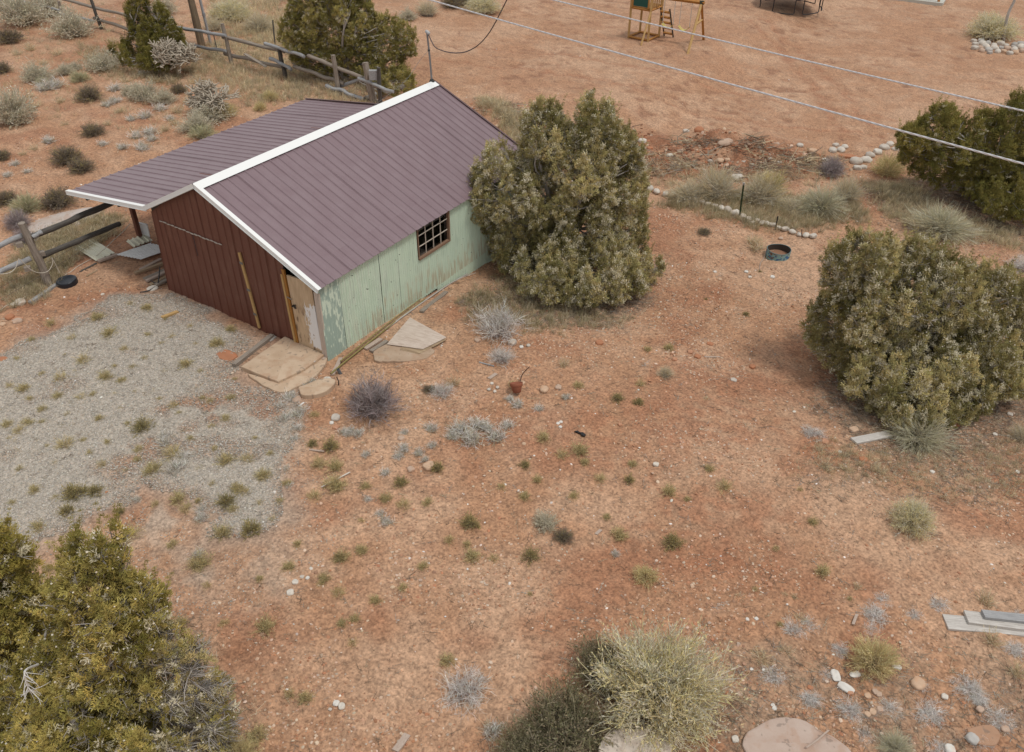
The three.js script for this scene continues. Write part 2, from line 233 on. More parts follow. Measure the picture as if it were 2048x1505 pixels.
{
  const roof = part('roof', new THREE.BoxGeometry(SH.L - 0.2, 0.09, 0.05), MW.dark, shed); // ridge beam
  roof.geometry.rotateY(Math.PI / 2); roof.geometry.translate(0, SH.hr - 0.12, -SH.L / 2);
  const slope = (x0, y0, x1, y1, z0, z1, name, outward) => {
    const len = Math.hypot(x1 - x0, y1 - y0), ew = V((x1 - x0) / len, (y1 - y0) / len, 0), eu = V(0, 0, -1), ev = V(-ew.y, ew.x, 0); if (ev.y < 0) ev.negate();
    let k = 0; for (let z = z0; z < z1 - 0.05; z += 0.9144, k++) {
      const zb = Math.min(z1, z + 0.9144 + 0.03), prof = ribProfile(0.0, zb - z, 0.2286, 0.02).map((p) => [p[0], p[1] + 0.0012 * (k % 2)]);
      const e = (vn(k * 3.7, x1 * 5) - 0.5) * 0.014, o = P(x0, y0, z);
      part(name, sheet([[0, 0.021], [0.016, 0.021], [0.032, 0], ...prof.slice(1)].map((p) => [p[0], p[1] + 0.0035 * (k % 2)]), 0.003, len + e, o, eu, ev, ew, 6, (u, w) => 0.003 * Math.sin(w * 2.1 + k * 1.7 + u * 3)), roofMat, roof);
    }
    return { len, ew, ev };
  };
  const right = slope(0, SH.hr, SH.w + 0.03, SH.he - 0.013, 0.0, SH.L, 'roof_panel');
  const left = slope(0, SH.hr, -SH.wl, SH.hl, 0.0, SH.L, 'roof_panel');
  const lean = slope(-SH.wl + 0.02, SH.hl - 0.02, -SH.wl - SH.wo, SH.ho, 0.0, SH.L, 'roof_panel');
  // ridge cap: two white leaves over the ribs
  const cap = (s, e, wd) => { const o = P(0, SH.hr + 0.04, -0.02); return sheet([[0, 0], [SH.L - 0.02, 0]], 0.004, wd, o, V(0, 0, -1), e.ev, e.ew); };
  part('ridge_cap', mergeGeometries([cap(1, right, 0.205), cap(-1, left, 0.205)]), white, roof);
  // rake trims: a top flange and a face board folded from white sheet
  const rake = (x0, y0, x1, y1, z, m, ext0 = 0, face = 0.1, flange = 0.085, dz = 1) => {
    const len = Math.hypot(x1 - x0, y1 - y0), ew = V((x1 - x0) / len, (y1 - y0) / len, 0), ev = V(-ew.y, ew.x, 0); if (ev.y < 0) ev.negate();
    const o = P(x0, y0, z).addScaledVector(ev, 0.03).addScaledVector(ew, -ext0);
    const a = sheet([[0, 0], [flange, 0]], 0.004, len + ext0, o, V(0, 0, -dz), ev, ew), b = sheet([[0, 0], [face, 0]], 0.004, len + ext0, o.clone().addScaledVector(V(0, 0, 1), 0.004 * dz), ev.clone().negate(), V(0, 0, dz), ew), lip = sheet([[0, 0], [0.012, 0.012]], 0.003, len + ext0, o.clone().addScaledVector(ev, -face).addScaledVector(V(0, 0, 1), 0.004 * dz), V(0, 0, dz), ev, ew);
    return part('rake_trim', mergeGeometries([a, b, lip]), m, roof);
  };
  rake(0, SH.hr + 0.008, SH.w + 0.05, SH.he - 0.014, -0.03, white, 0.0); rake(0, SH.hr + 0.01, -SH.wl - 0.02, SH.hl - 0.005, -0.034, white, 0.0); rake(-SH.wl + 0.02, SH.hl - 0.012, -SH.wl - SH.wo - 0.03, SH.ho - 0.004, -0.03, white, 0.02);
  const rb = mat([0.12, 0.07, 0.07], 0.5); rake(0, SH.hr, SH.w + 0.05, SH.he - 0.014, SH.L + 0.02, rb, 0, 0.09, 0.05, -1); rake(0, SH.hr, -SH.wl, SH.hl, SH.L + 0.024, rb, 0, 0.09, 0.05, -1); rake(-SH.wl, SH.hl, -SH.wl - SH.wo - 0.02, SH.ho, SH.L + 0.02, rb, 0, 0.09, 0.05, -1);
  // rafters and purlins under the lean-to
  for (const z of [0.25, 2.0, 3.8, 5.6, 7.45]) { const g = new THREE.BoxGeometry(SH.wo - 0.1, 0.09, 0.04); g.rotateZ(Math.atan2(SH.hl - SH.ho, SH.wo)); g.translate(-SH.wl - SH.wo / 2, (SH.hl + SH.ho) / 2 - 0.065, -z); part('rafter', g, brown, roof); }
  for (const [x, yy] of [[-4.45, SH.ho + 0.06 - 0.125], [-3.2, SH.ho + 0.235 - 0.125]]) { const g = new THREE.BoxGeometry(0.06, 0.1, SH.L - 0.3); g.translate(x, yy - 0.055, -SH.L / 2); part('purlin', g, MW.dark, roof); }
  for (const [x, z] of [[-4.47, 1.21], [-4.47, 4.0], [-4.47, 7.2]]) { const h = SH.ho + (4.875 + x) * 0.14 - 0.15, g = new THREE.BoxGeometry(0.1, h + 0.3, 0.1, 1, 6, 1); g.translate(x, (h - 0.3) / 2, -z); part('lean_to_post', g, brown, shed); }

  // front gable: brown ribbed siding sheets, each cut under the rake
  const zf = 0.1, gable = part('gable_wall', prism([[-2.0, -0.1], [2.13, -0.1], [2.09, 1.86], [0.02, SH.hr - 0.12], [-1.86, SH.hl - 0.06]], 0.04), MW.dark, shed, 'brown ribbed metal gable wall'); gable.geometry.translate(0, 0, -zf - 0.045);
  const topY = (x) => (x < 0 ? SH.hr + (SH.hr - SH.hl) / SH.wl * x : SH.hr - (SH.hr - SH.he) / SH.w * x) - 0.075;
  { // ribs of a sheet run vertically; a strip per flat and rib, clipped under the roof line
    const edges = []; for (let x = -2.0; x < 2.1; x += 0.9144) edges.push([x, Math.min(2.1, x + 0.9144)]);
    edges.forEach(([a, b], k) => {
      const prof = ribProfile(a, b, 0.2286, 0.019, -2.0 + 0.0), pos = [], uv = [], idx = [], lean = (x, y) => (x < -1.4 ? 0.07 * y * (-x - 1.4) / 0.6 : 0) * 1 ;
      const pts = []; for (let i = 0; i < prof.length - 1; i++) { pts.push(prof[i]); if (prof[i][0] < 0 && prof[i + 1][0] > 0) pts.push([0, prof[i][1]]); } pts.push(prof[prof.length - 1]);
      pts.forEach(([x, v], i) => { const yb = 0.02 * (vn(k * 5, 1) - 0.5) - 0.03; for (const y of [yb, topY(x)]) { pos.push(x + lean(x, y), y, -zf + 0.004 + v + 0.002 * (k % 2)); uv.push(x, y); } if (i) { const q = i * 2; idx.push(q - 2, q, q - 1, q, q + 1, q - 1); } });
      const g = new THREE.BufferGeometry(); g.setAttribute('position', new THREE.Float32BufferAttribute(pos, 3)); g.setAttribute('uv', new THREE.Float32BufferAttribute(uv, 2)); g.setIndex(idx); const f = g.toNonIndexed(); f.computeVertexNormals();
      part('siding_panel', f, brown, gable);
    });
  }
  // the pale crumbling line of old foam, with a drip and a few flecks
  { srand(9); const line = []; for (let i = 0; i < 16; i++) { const x0 = -1.63 + i * 0.1245, g = new THREE.IcosahedronGeometry(1, 1); g.scale(0.068, 0.012 + R() * 0.009, 0.012); g.rotateZ(U(-0.12, 0.12)); g.translate(x0 + 0.06, 1.855 + U(-0.008, 0.008), -zf + 0.028); line.push(g); } part('foam_seam', mergeGeometries(line), mat([0.42, 0.37, 0.32], 0.95), gable, 'pale crumbling foam line across the brown siding');
    const drip = new THREE.BoxGeometry(0.012, 0.5, 0.006); drip.translate(-0.55, 1.58, -zf + 0.03); part('wire_drop', drip, mat([0.03, 0.03, 0.04], 0.8), gable); }
  // batten of bare wood with three metal straps
  { const g = board(1.78, 0.03, 0.065); g.rotateX(Math.PI / 2); g.rotateZ(Math.PI / 2 + 0.085); g.translate(0.96, 0.96, -zf + 0.026); const b = part('batten', g, MW.yellow, gable, 'bare yellow wooden batten'); for (const y of [1.62, 1.0, 0.42]) { const s = new THREE.BoxGeometry(0.09, 0.05, 0.01); s.translate(1.04 - 0.085 * y, y, -zf + 0.062); part('strap', s, mat([0.2, 0.2, 0.21], 0.5, { metalness: 0.6 }), b); } }
  // door frame, door, sill, corner board
  const dt = tex(128, 256, (u, v, i, j) => {
    const n = fbm(i * 0.06 + 4, j * 0.02, 4), g = vn(i * 0.5, j * 0.05 + 3), c = mix3([0.62, 0.46, 0.3], [0.4, 0.27, 0.16], clamp(n * 0.9 + g * 0.4 - 0.3));
    const k = sm(0.35, 0.95, u) * sm(0.02, 0.12, v) * sm(0.78, 0.6, v), p = fbm(i * 0.11 + 60, j * 0.035, 4) * 0.72 + vn(i * 0.7, j * 0.16) * 0.28, dk = sm(0.6, 0.74, fbm(i * 0.09 + 20, j * 0.03 + 8, 4)) * sm(0.7, 0.4, v);
    return mix3(mix3(c, [0.14, 0.085, 0.05], dk * 0.8), [0.78, 0.77, 0.76], sm(0.66 - 0.5 * k, 0.7 - 0.5 * k, p) * sm(0.02, 0.2, k)); });
  const doorMat = new THREE.MeshStandardMaterial({ map: dt, roughness: 0.85, side: THREE.DoubleSide });
  const door = (() => { // cut under the rake on its upper right
    const pts = [[2.2, 0.1], [2.86, 0.1], [2.83, topY(2.83) - 0.02], [2.17, 1.73]], g = prism(pts, 0.035); const uvA = g.attributes.uv, p = g.attributes.position; for (let i = 0; i < p.count; i++) uvA.setXY(i, (p.getX(i) - 2.16) / 0.71, (p.getY(i) - 0.1) / 1.63); g.translate(0, 0, -zf - 0.02); return part('door', g, doorMat, shed, 'raw plywood door with peeling white paint'); })();
  { const h = new THREE.CylinderGeometry(0.022, 0.018, 0.05, 12); h.rotateX(Math.PI / 2); h.translate(2.245, 1.06, -zf + 0.045); part('handle', h, mat([0.02, 0.02, 0.02], 0.4), door); const l = mergeGeometries([new THREE.BoxGeometry(0.06, 0.06, 0.012).translate(2.265, 1.02, -zf + 0.022), new THREE.BoxGeometry(0.03, 0.02, 0.03).translate(2.285, 1.08, -zf + 0.03)]); part('latch', l, mat([0.03, 0.03, 0.03], 0.5), door);
    const hp = new THREE.BoxGeometry(0.13, 0.022, 0.008); hp.rotateZ(-0.15); hp.translate(2.19, 1.23, -zf + 0.06); part('hasp', hp, mat([0.3, 0.3, 0.29], 0.45, { metalness: 0.7 }), door); }
  { const g = board(1.82, 0.07, 0.045); g.rotateZ(Math.PI / 2 + 0.03); g.translate(2.165, 0.93, -zf - 0.01 + 0.03); const f = part('door_frame', g, MW.cedar, shed, 'orange brown door jamb'); const g2 = board(1.7, 0.05, 0.02); g2.rotateZ(Math.PI / 2 + 0.03); g2.translate(2.12, 0.88, -zf + 0.045); part('jamb_stop', g2, MW.yellow, f); }
  { const g = board(0.86, 0.06, 0.16); g.translate(2.56, 0.025, -zf + 0.05); part('door_sill', g, MW.pink, shed); }
  { const g = board(1.62, 0.14, 0.03); g.rotateZ(Math.PI / 2 - 0.02); g.translate(3.035, 0.8, -zf + 0.03); part('corner_board', g, MW.ply, shed, 'bare tan corner board'); }
  // green side wall: corrugated sheets 24 inches apart
  const gt = tex(1024, 256, (u, v, i, j) => { // u: 8 m along the wall, v: 2 m up
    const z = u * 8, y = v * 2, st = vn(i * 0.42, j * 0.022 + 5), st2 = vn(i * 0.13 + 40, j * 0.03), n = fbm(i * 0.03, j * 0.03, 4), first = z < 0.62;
    let c = mix3([0.62, 0.74, 0.605], [0.53, 0.65, 0.525], clamp(n * 0.8 + st2 * 0.5 - 0.15)); c = mix3(c, [0.7, 0.74, 0.65], 0.5 * sm(0.5, 0.8, st) * sm(4, 1, z));
    if (first) { const p = fbm(i * 0.16 + 3, j * 0.055, 4); c = mix3([0.6, 0.7, 0.58], [0.33, 0.43, 0.37], sm(0.42, 0.56, p * 0.8 + st * 0.25 + 0.12 * sm(1.2, 0.2, y))); }
    else c = mix3(c, [0.42, 0.52, 0.43], 0.5 * sm(0.56, 0.76, st * 0.5 + fbm(i * 0.07 + 80, j * 0.018, 3) * 0.5));  // dark streaks: weathering, painted stronger to stand in for weak corrugation shading
    const rust = sm(0.62, 0.12, y + (st2 - 0.5) * 0.7 + (n - 0.5) * 0.5) * sm(0.9, 2.0, z + n); c = mix3(c, [0.43, 0.33, 0.21], 0.55 * rust * sm(0.25, 0.6, st));
    if (vn(i * 0.31 + 7, j * 0.12 + 9) > 0.968 && !first) c = [0.06, 0.08, 0.07];
    return c; });
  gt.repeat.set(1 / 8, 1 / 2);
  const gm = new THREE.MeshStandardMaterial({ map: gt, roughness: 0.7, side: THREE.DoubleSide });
  const side = part('side_wall', mergeGeometries([new THREE.BoxGeometry(0.04, 0.09, 7.3).translate(2.93, 1.62, -3.9), new THREE.BoxGeometry(0.06, 0.1, 7.3).translate(2.92, 0.0, -3.9), ...[0.3, 1.2, 2.1, 3.0, 4.26, 5.2, 6.1, 7.0].map((z) => new THREE.BoxGeometry(0.04, 1.9, 0.09).translate(2.92, 0.75, -z))]), MW.dark, shed, 'weathered pale green corrugated side wall');
  const xw = 3.03, WZ0 = 3.12, WZ1 = 4.19, WY0 = 0.99, WY1 = 1.76;
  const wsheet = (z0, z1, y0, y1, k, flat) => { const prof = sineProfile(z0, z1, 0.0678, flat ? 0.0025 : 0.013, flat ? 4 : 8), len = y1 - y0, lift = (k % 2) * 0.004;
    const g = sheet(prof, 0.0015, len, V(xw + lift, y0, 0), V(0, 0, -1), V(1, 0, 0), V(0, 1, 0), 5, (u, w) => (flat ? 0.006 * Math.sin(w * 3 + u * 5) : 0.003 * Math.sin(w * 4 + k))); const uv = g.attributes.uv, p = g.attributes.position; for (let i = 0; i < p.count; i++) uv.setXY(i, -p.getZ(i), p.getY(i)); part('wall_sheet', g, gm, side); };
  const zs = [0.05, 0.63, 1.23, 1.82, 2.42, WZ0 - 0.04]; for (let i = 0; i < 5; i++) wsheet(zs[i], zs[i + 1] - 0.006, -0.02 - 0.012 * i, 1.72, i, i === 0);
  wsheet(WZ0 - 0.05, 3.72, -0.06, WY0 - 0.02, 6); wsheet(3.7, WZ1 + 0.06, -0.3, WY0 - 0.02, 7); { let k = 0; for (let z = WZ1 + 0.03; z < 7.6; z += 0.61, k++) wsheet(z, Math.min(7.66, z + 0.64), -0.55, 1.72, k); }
  // window: frame, bars, twelve panes
  { const wn = new THREE.Group(); wn.name = 'window'; wn.userData.label = 'dark twelve pane window in the green wall'; shed.add(wn); const zc = (WZ0 + WZ1) / 2, yc = (WY0 + WY1) / 2, wz = WZ1 - WZ0, wy = WY1 - WY0;
    const old = mat([0.23, 0.14, 0.09], 0.9), bar = mat([0.56, 0.49, 0.41], 0.85);
    const fr = [new THREE.BoxGeometry(0.07, 0.05, wz + 0.06).translate(xw + 0.005, WY0 - 0.012, -zc), new THREE.BoxGeometry(0.07, wy, 0.045).translate(xw + 0.005, yc, -WZ1 - 0.01), new THREE.BoxGeometry(0.05, wy, 0.03).translate(xw - 0.02, yc, -WZ0), new THREE.BoxGeometry(0.05, 0.04, wz).translate(xw - 0.02, WY1 - 0.03, -zc)];
    part('frame', mergeGeometries(fr), old, wn); const glass = new THREE.MeshPhysicalMaterial({ color: 0xffffff, transmission: 1, thickness: 0, roughness: 0.05, ior: 1.2 });
    for (let i = 1; i < 4; i++) { const z = WZ0 + wz * i / 4; part('muntin', new THREE.BoxGeometry(0.02, wy, 0.013).translate(xw - 0.012, yc, -z), bar, wn); }
    for (const y of [WY0 + 0.265, WY0 + 0.53]) part('muntin', new THREE.BoxGeometry(0.018, 0.013, wz).translate(xw - 0.012, y, -zc), bar, wn);
    const ys = [WY0 + 0.014, WY0 + 0.256, WY0 + 0.274, WY0 + 0.521, WY0 + 0.539, WY1 - 0.05]; for (let i = 0; i < 4; i++) for (let j = 0; j < 3; j++) part('pane', new THREE.BoxGeometry(0.003, ys[j * 2 + 1] - ys[j * 2], wz / 4 - 0.02).translate(xw - 0.016, (ys[j * 2] + ys[j * 2 + 1]) / 2, -(WZ0 + wz * (i + 0.5) / 4)), glass, wn); }
  // the walls that do not face the camera
  part('left_wall', new THREE.BoxGeometry(0.05, 2.5, 7.4).translate(-1.93, 0.86, -3.9), brown, shed); const rw = prism([[-1.96, -0.5], [3.0, -0.5], [3.0, 1.68], [0.02, SH.hr - 0.1], [-1.9, SH.hl - 0.08]], 0.05); rw.translate(0, 0, -7.65); part('rear_wall', rw, brown, shed);
  part('floor', new THREE.BoxGeometry(4.85, 0.04, 7.3).translate(0.5, 0.01, -3.88), MW.dark, shed); for (const [x, y, z, w, d] of [[2.6, 0.5, 4.2, 0.5, 1.2], [2.5, 0.72, 3.4, 0.5, 0.9]]) part('work_shelf', new THREE.BoxGeometry(w, 0.04, d).translate(x, y, -z), MW.grey2, shed);
  // service mast at the rear end of the ridge
  { const mst = part('service_mast', tube([P(-0.02, SH.hr - 0.05, 7.66), P(-0.05, SH.hr + 0.6, 7.66), P(-0.1, SH.hr + 1.22, 7.66)], 0.026, 0.024, 10, 8), mat([0.24, 0.23, 0.23], 0.5, { metalness: 0.4 }), shed, 'grey steel service mast on the ridge end'); part('weatherhead', new THREE.CapsuleGeometry(0.045, 0.06, 4, 10).rotateZ(1.1).translate(-0.08, SH.hr + 1.23, -7.66), mat([0.4, 0.4, 0.4], 0.5), mst); part('boot', new THREE.CylinderGeometry(0.04, 0.075, 0.07, 12).translate(-0.02, SH.hr + 0.055, -7.66), mat([0.03, 0.03, 0.03], 0.7), mst); part('clamp', new THREE.CylinderGeometry(0.034, 0.034, 0.04, 10).translate(-0.068, SH.hr + 0.8, -7.66), mat([0.05, 0.05, 0.05], 0.6), mst); }
}
shed.updateMatrixWorld(true);
const shedW = (x, y, z) => shed.localToWorld(P(x, y, z));

// ------------------------------------------------------------------ vegetation
class Blades { // ribbons with their own colour, merged into one geometry
  constructor() { this.p = []; this.c = []; }
  tri(a, b, c, k) { this.p.push(a.x, a.y, a.z, b.x, b.y, b.z, c.x, c.y, c.z); for (let i = 0; i < 3; i++) this.c.push(k[0], k[1], k[2]); }
  ribbon(pts, w0, w1, k0, k1) { // a bent strip through pts
    const n = pts.length; let d = pts[n - 1].clone().sub(pts[0]).normalize(), s = V(U(-1, 1), U(-1, 1), U(-1, 1)).cross(d).normalize();
    for (let i = 0; i < n - 1; i++) { const a = pts[i], b = pts[i + 1], wa = lerp(w0, w1, i / (n - 1)) / 2, wb = lerp(w0, w1, (i + 1) / (n - 1)) / 2, k = mix3(k0, k1, (i + 0.5) / (n - 1));
      const a0 = a.clone().addScaledVector(s, -wa), a1 = a.clone().addScaledVector(s, wa), b0 = b.clone().addScaledVector(s, -wb), b1 = b.clone().addScaledVector(s, wb);
      this.tri(a0, a1, b1, k); if (wb > 0.0004) this.tri(a0, b1, b0, k); }
  }
  leaf(p, d, l, w, k) { const s = V(U(-1, 1), U(-1, 1), U(-1, 1)).cross(d).normalize(), t = p.clone().addScaledVector(d, l), m = p.clone().addScaledVector(d, l * 0.45); this.tri(p, m.clone().addScaledVector(s, w / 2), t, k); this.tri(p, t, m.addScaledVector(s, -w / 2), k); }
  geo() { const g = new THREE.BufferGeometry(); g.setAttribute('position', new THREE.Float32BufferAttribute(this.p, 3)); g.setAttribute('color', new THREE.Float32BufferAttribute(this.c, 3)); g.computeVertexNormals(); return g; }
}
const jit = (c, a) => { const k = 1 + U(-a, a); return [c[0] * k * (1 + U(-a, a) * 0.25), c[1] * k, c[2] * k * (1 + U(-a, a) * 0.25)]; };
const dome = (minEl) => { const a = U(0, Math.PI * 2), s = Math.sqrt(lerp(minEl * minEl, 1, R())); const e = Math.asin(clamp(lerp(minEl, 1, R()))); return V(Math.cos(a) * Math.cos(e), Math.sin(e), Math.sin(a) * Math.cos(e)); };
// a bush: stems from the crown out to a dome of radius rad, forking into twigs, with leaves
function bush(o) {
  const b = new Blades(); srand(o.seed);
  for (let i = 0; i < o.n; i++) {
    const d = dome(o.min ?? 0.12), reach = 1 / Math.sqrt((d.x * d.x + d.z * d.z) / (o.rad * o.rad) + d.y * d.y / (o.h * o.h)) * U(o.in ?? 0.65, 1.06) * (0.72 + 0.5 * vn(d.x * 2.2 + o.seed * 3, d.z * 2.2 + 7));
    const a = U(0, 6.28), r0 = (o.foot ?? 0.25) * o.rad * Math.sqrt(R()), root = V(Math.cos(a) * r0, -0.02, Math.sin(a) * r0), tip = d.clone().multiplyScalar(reach).add(V(U(-1, 1), U(-0.3, 0.6), U(-1, 1)).multiplyScalar(0.08 * o.rad)); if (tip.y < 0.015) tip.y = 0.015 + 0.05 * R();
    const mid = root.clone().lerp(tip, 0.5).add(V(0, (o.arch ?? 0.12) * reach, 0)).add(V(U(-1, 1), U(-0.4, 0.4), U(-1, 1)).multiplyScalar(0.06 * o.rad));
    const kb = jit(o.stem, o.var ?? 0.25), kt = jit(R() < (o.mixTip ?? 0) ? o.tip2 : o.tip, o.var ?? 0.25);
    b.ribbon([root, mid, tip], o.w, o.w * (o.taper ?? 0.3), kb, kt);
    for (let j = 0; j < o.twigs; j++) {
      const t = U(o.tw0 ?? 0.35, 1), q = t < 0.5 ? root.clone().lerp(mid, t * 2) : mid.clone().lerp(tip, t * 2 - 1), dir = tip.clone().sub(mid).normalize().multiplyScalar(0.8).add(V(U(-1, 1), U(-0.5, 1), U(-1, 1)).multiplyScalar(o.spread ?? 0.8)).normalize(), l = (o.tl ?? 0.28) * o.rad * U(0.5, 1.2), e = q.clone().addScaledVector(dir, l); if (e.y < 0.01) e.y = 0.01;
      const k = mix3(kb, kt, t); b.ribbon([q, e], o.w * 0.75, o.w * 0.2, k, jit(kt, 0.15));
      for (let m = 0; m < (o.leaves ?? 0); m++) { const lp = q.clone().lerp(e, U(0.25, 1)), ld = dir.clone().add(V(U(-1, 1), U(-0.6, 1), U(-1, 1))).normalize(); b.leaf(lp, ld, o.ll * U(0.6, 1.3), o.lw, jit(R() < (o.mixTip ?? 0) ? o.tip2 : o.tip, (o.var ?? 0.25) + 0.1)); }
    }
  }
  return b.geo();
}
const leafMat = (tr) => new THREE.MeshPhysicalMaterial({ color: 0xffffff, vertexColors: true, roughness: 1, transmission: tr, thickness: 0, ior: 1.2, side: THREE.DoubleSide });
const leafy = leafMat(0.3);
const K = { // linear base colours
  olive: [0.46, 0.38, 0.165], olive2: [0.62, 0.53, 0.28], dolive: [0.29, 0.25, 0.12], straw: [0.7, 0.59, 0.37], dust: [0.46, 0.36, 0.23], dark: [0.14, 0.112, 0.086], dark2: [0.25, 0.205, 0.155],
  sage: [0.56, 0.51, 0.39], sage2: [0.66, 0.62, 0.49], bark: [0.28, 0.23, 0.18], purple: [0.29, 0.24, 0.235], purple2: [0.45, 0.39, 0.385], ash: [0.8, 0.78, 0.74], pale: [0.62, 0.58, 0.38], yellow: [0.76, 0.67, 0.37], twig: [0.62, 0.59, 0.54], green: [0.42, 0.42, 0.25],
};
const TYPES = {
  olive: { rad: 0.2, h: 0.21, n: 110, twigs: 5, in: 0.35, w: 0.0062, stem: K.dust, tip: K.olive2, tip2: K.dolive, mixTip: 0.25, tl: 0.4, leaves: 1, ll: 0.03, lw: 0.007, var: 0.3, protos: 5 },
  olive2: { rad: 0.2, h: 0.23, n: 95, twigs: 4, in: 0.35, w: 0.006, stem: K.dust, tip: [0.68, 0.58, 0.33], tip2: K.olive, mixTip: 0.4, tl: 0.4, var: 0.3, protos: 4 },
  dolive: { rad: 0.2, h: 0.2, n: 95, twigs: 5, in: 0.45, w: 0.0075, stem: K.bark, tip: K.dolive, tip2: K.olive, mixTip: 0.45, tl: 0.4, leaves: 1, ll: 0.03, lw: 0.01, var: 0.3, protos: 4 },
  ash: { rad: 0.22, h: 0.14, n: 100, twigs: 4, in: 0.4, w: 0.008, stem: K.bark, tip: K.ash, tip2: K.sage, mixTip: 0.3, tl: 0.45, min: 0.05, foot: 0.6, protos: 4, var: 0.3 },
  straw: { rad: 0.2, h: 0.26, n: 80, twigs: 1, w: 0.008, stem: K.dust, tip: K.straw, tip2: K.sage2, mixTip: 0.3, min: 0.25, foot: 0.35, arch: 0.05, protos: 3 },
  dark: { rad: 0.5, h: 0.45, n: 300, twigs: 7, w: 0.011, stem: K.dark, tip: K.dark2, tip2: K.olive, mixTip: 0.15, tl: 0.26, leaves: 1, ll: 0.035, lw: 0.012, protos: 3, foot: 0.4 },
  sage: { rad: 0.5, h: 0.55, n: 230, twigs: 7, w: 0.011, stem: K.bark, tip: K.sage, tip2: K.sage2, mixTip: 0.4, tl: 0.26, leaves: 2, ll: 0.045, lw: 0.014, protos: 3, foot: 0.25 },
  pale: { rad: 0.5, h: 0.5, n: 420, twigs: 4, w: 0.011, stem: K.bark, tip: K.pale, tip2: K.green, mixTip: 0.35, tl: 0.3, tw0: 0.55, protos: 2, foot: 0.3, arch: 0.06, spread: 0.35 },
  purple: { rad: 0.55, h: 0.55, n: 300, twigs: 9, w: 0.011, stem: K.purple, tip: K.purple2, tip2: K.purple, mixTip: 0.4, tl: 0.3, protos: 2, foot: 0.3, spread: 1.0 },
  bunch: { rad: 0.5, h: 0.5, n: 900, twigs: 3, w: 0.0062, in: 0.4, stem: K.purple, tip: K.sage2, tip2: K.straw, mixTip: 0.55, tl: 0.3, protos: 3, foot: 0.5, arch: 0.1, spread: 0.45, min: 0.2 },
  fountain: { rad: 0.5, h: 0.42, n: 900, twigs: 3, w: 0.0062, in: 0.45, stem: K.bark, tip: [0.62, 0.6, 0.46], tip2: K.pale, mixTip: 0.4, tl: 0.3, protos: 2, foot: 0.25, arch: 0.18, spread: 0.4, min: 0.05 },
  yellow: { rad: 1, h: 0.85, n: 560, twigs: 11, w: 0.014, stem: K.twig, tip: K.yellow, tip2: K.sage2, mixTip: 0.55, tl: 0.22, leaves: 3, ll: 0.05, lw: 0.014, protos: 1, foot: 0.25, in: 0.55 },
  weed: { rad: 0.4, h: 0.42, n: 300, twigs: 6, w: 0.008, stem: K.dust, tip: K.olive2, tip2: K.yellow, mixTip: 0.25, tl: 0.3, tw0: 0.5, protos: 2, foot: 0.35, spread: 0.4, leaves: 1, ll: 0.03, lw: 0.008 },
  darkfine: { rad: 0.5, h: 0.42, n: 520, twigs: 7, w: 0.0075, stem: K.dark, tip: [0.36, 0.3, 0.2], tip2: [0.2, 0.19, 0.1], mixTip: 0.5, tl: 0.22, leaves: 2, ll: 0.03, lw: 0.011, protos: 2, foot: 0.5, in: 0.5 },
  dead: { rad: 0.5, h: 0.35, n: 150, twigs: 7, w: 0.009, stem: K.purple, tip: K.ash, tip2: K.twig, mixTip: 0.4, tl: 0.34, protos: 3, foot: 0.5, spread: 1.1, min: 0.05 },
};
const protoCache = {};
function protos(t) { if (!protoCache[t]) { const o = TYPES[t]; protoCache[t] = []; for (let i = 0; i < o.protos; i++) protoCache[t].push(bush({ ...o, seed: 1000 + i * 77 + t.length * 13 + t.charCodeAt(0) * 31 + t.charCodeAt(1) })); } return protoCache[t]; }
let vi = 0;
function plant(type, px, py, wpx, name, label, cat, group, hs = 1) {
  const p = G(px, py), o = TYPES[type], rad = wpx / 2 / ppm(p), list = protos(type), g = list[vi++ % list.length];
  const m = part(name, g, leafy); tag(m, name, label, cat, group); m.position.set(p.x, p.y - 0.01, p.z); const s = rad / o.rad; m.scale.set(s, s * hs, s); srand(vi * 97 + 5); m.rotation.y = U(0, 6.28); return m;
}
// --- junipers: crown volume read from the outline, clumps of sprigs on forked grey limbs
const sprigs = [0, 1, 2].map((v) => { // spray of scale-leaved twiglets, about 10 cm
  const b = new Blades(); srand(400 + v); for (let i = 0; i < 22; i++) { const d = V(U(-0.85, 0.85), U(0.1, 1), U(-0.85, 0.85)).normalize(), p = V(U(-1, 1), U(-0.8, 0.8), U(-1, 1)).multiplyScalar(0.04), l = U(0.035, 0.075), k = 0.8 + 0.4 * R(), c = [k, k, k]; const e = p.clone().addScaledVector(d, l); const s = V(U(-1, 1), U(-1, 1), U(-1, 1)).cross(d).normalize(), q = s.clone().cross(d), m = p.clone().addScaledVector(d, l * 0.5), w = U(0.004, 0.0075); for (const sv of [s, q]) { b.tri(p, m.clone().addScaledVector(sv, w), e, c); b.tri(p, e, m.clone().addScaledVector(sv, -w), c); } }
  return b.geo(); });
const berryGeo = new THREE.OctahedronGeometry(0.011, 0);
const sprigMat = leafMat(0.2), berryMat = new THREE.MeshStandardMaterial({ color: 0xffffff, roughness: 0.8 }), limbMat = (() => { const t = tex(64, 128, (u, v, i, j) => mix3([0.56, 0.53, 0.49], [0.3, 0.265, 0.235], clamp(vn(i * 0.5, j * 0.12) * 0.8 + vn(i * 0.9, j * 0.4) * 0.4 - 0.1))); return new THREE.MeshStandardMaterial({ map: t, roughness: 0.95 }); })();
function pointIn(P, x, y) { let s = false; for (let i = 0, j = P.length - 1; i < P.length; j = i++) if ((P[i][1] > y) !== (P[j][1] > y) && x < (P[j][0] - P[i][0]) * (y - P[i][1]) / (P[j][1] - P[i][1]) + P[i][0]) s = !s; return s; }
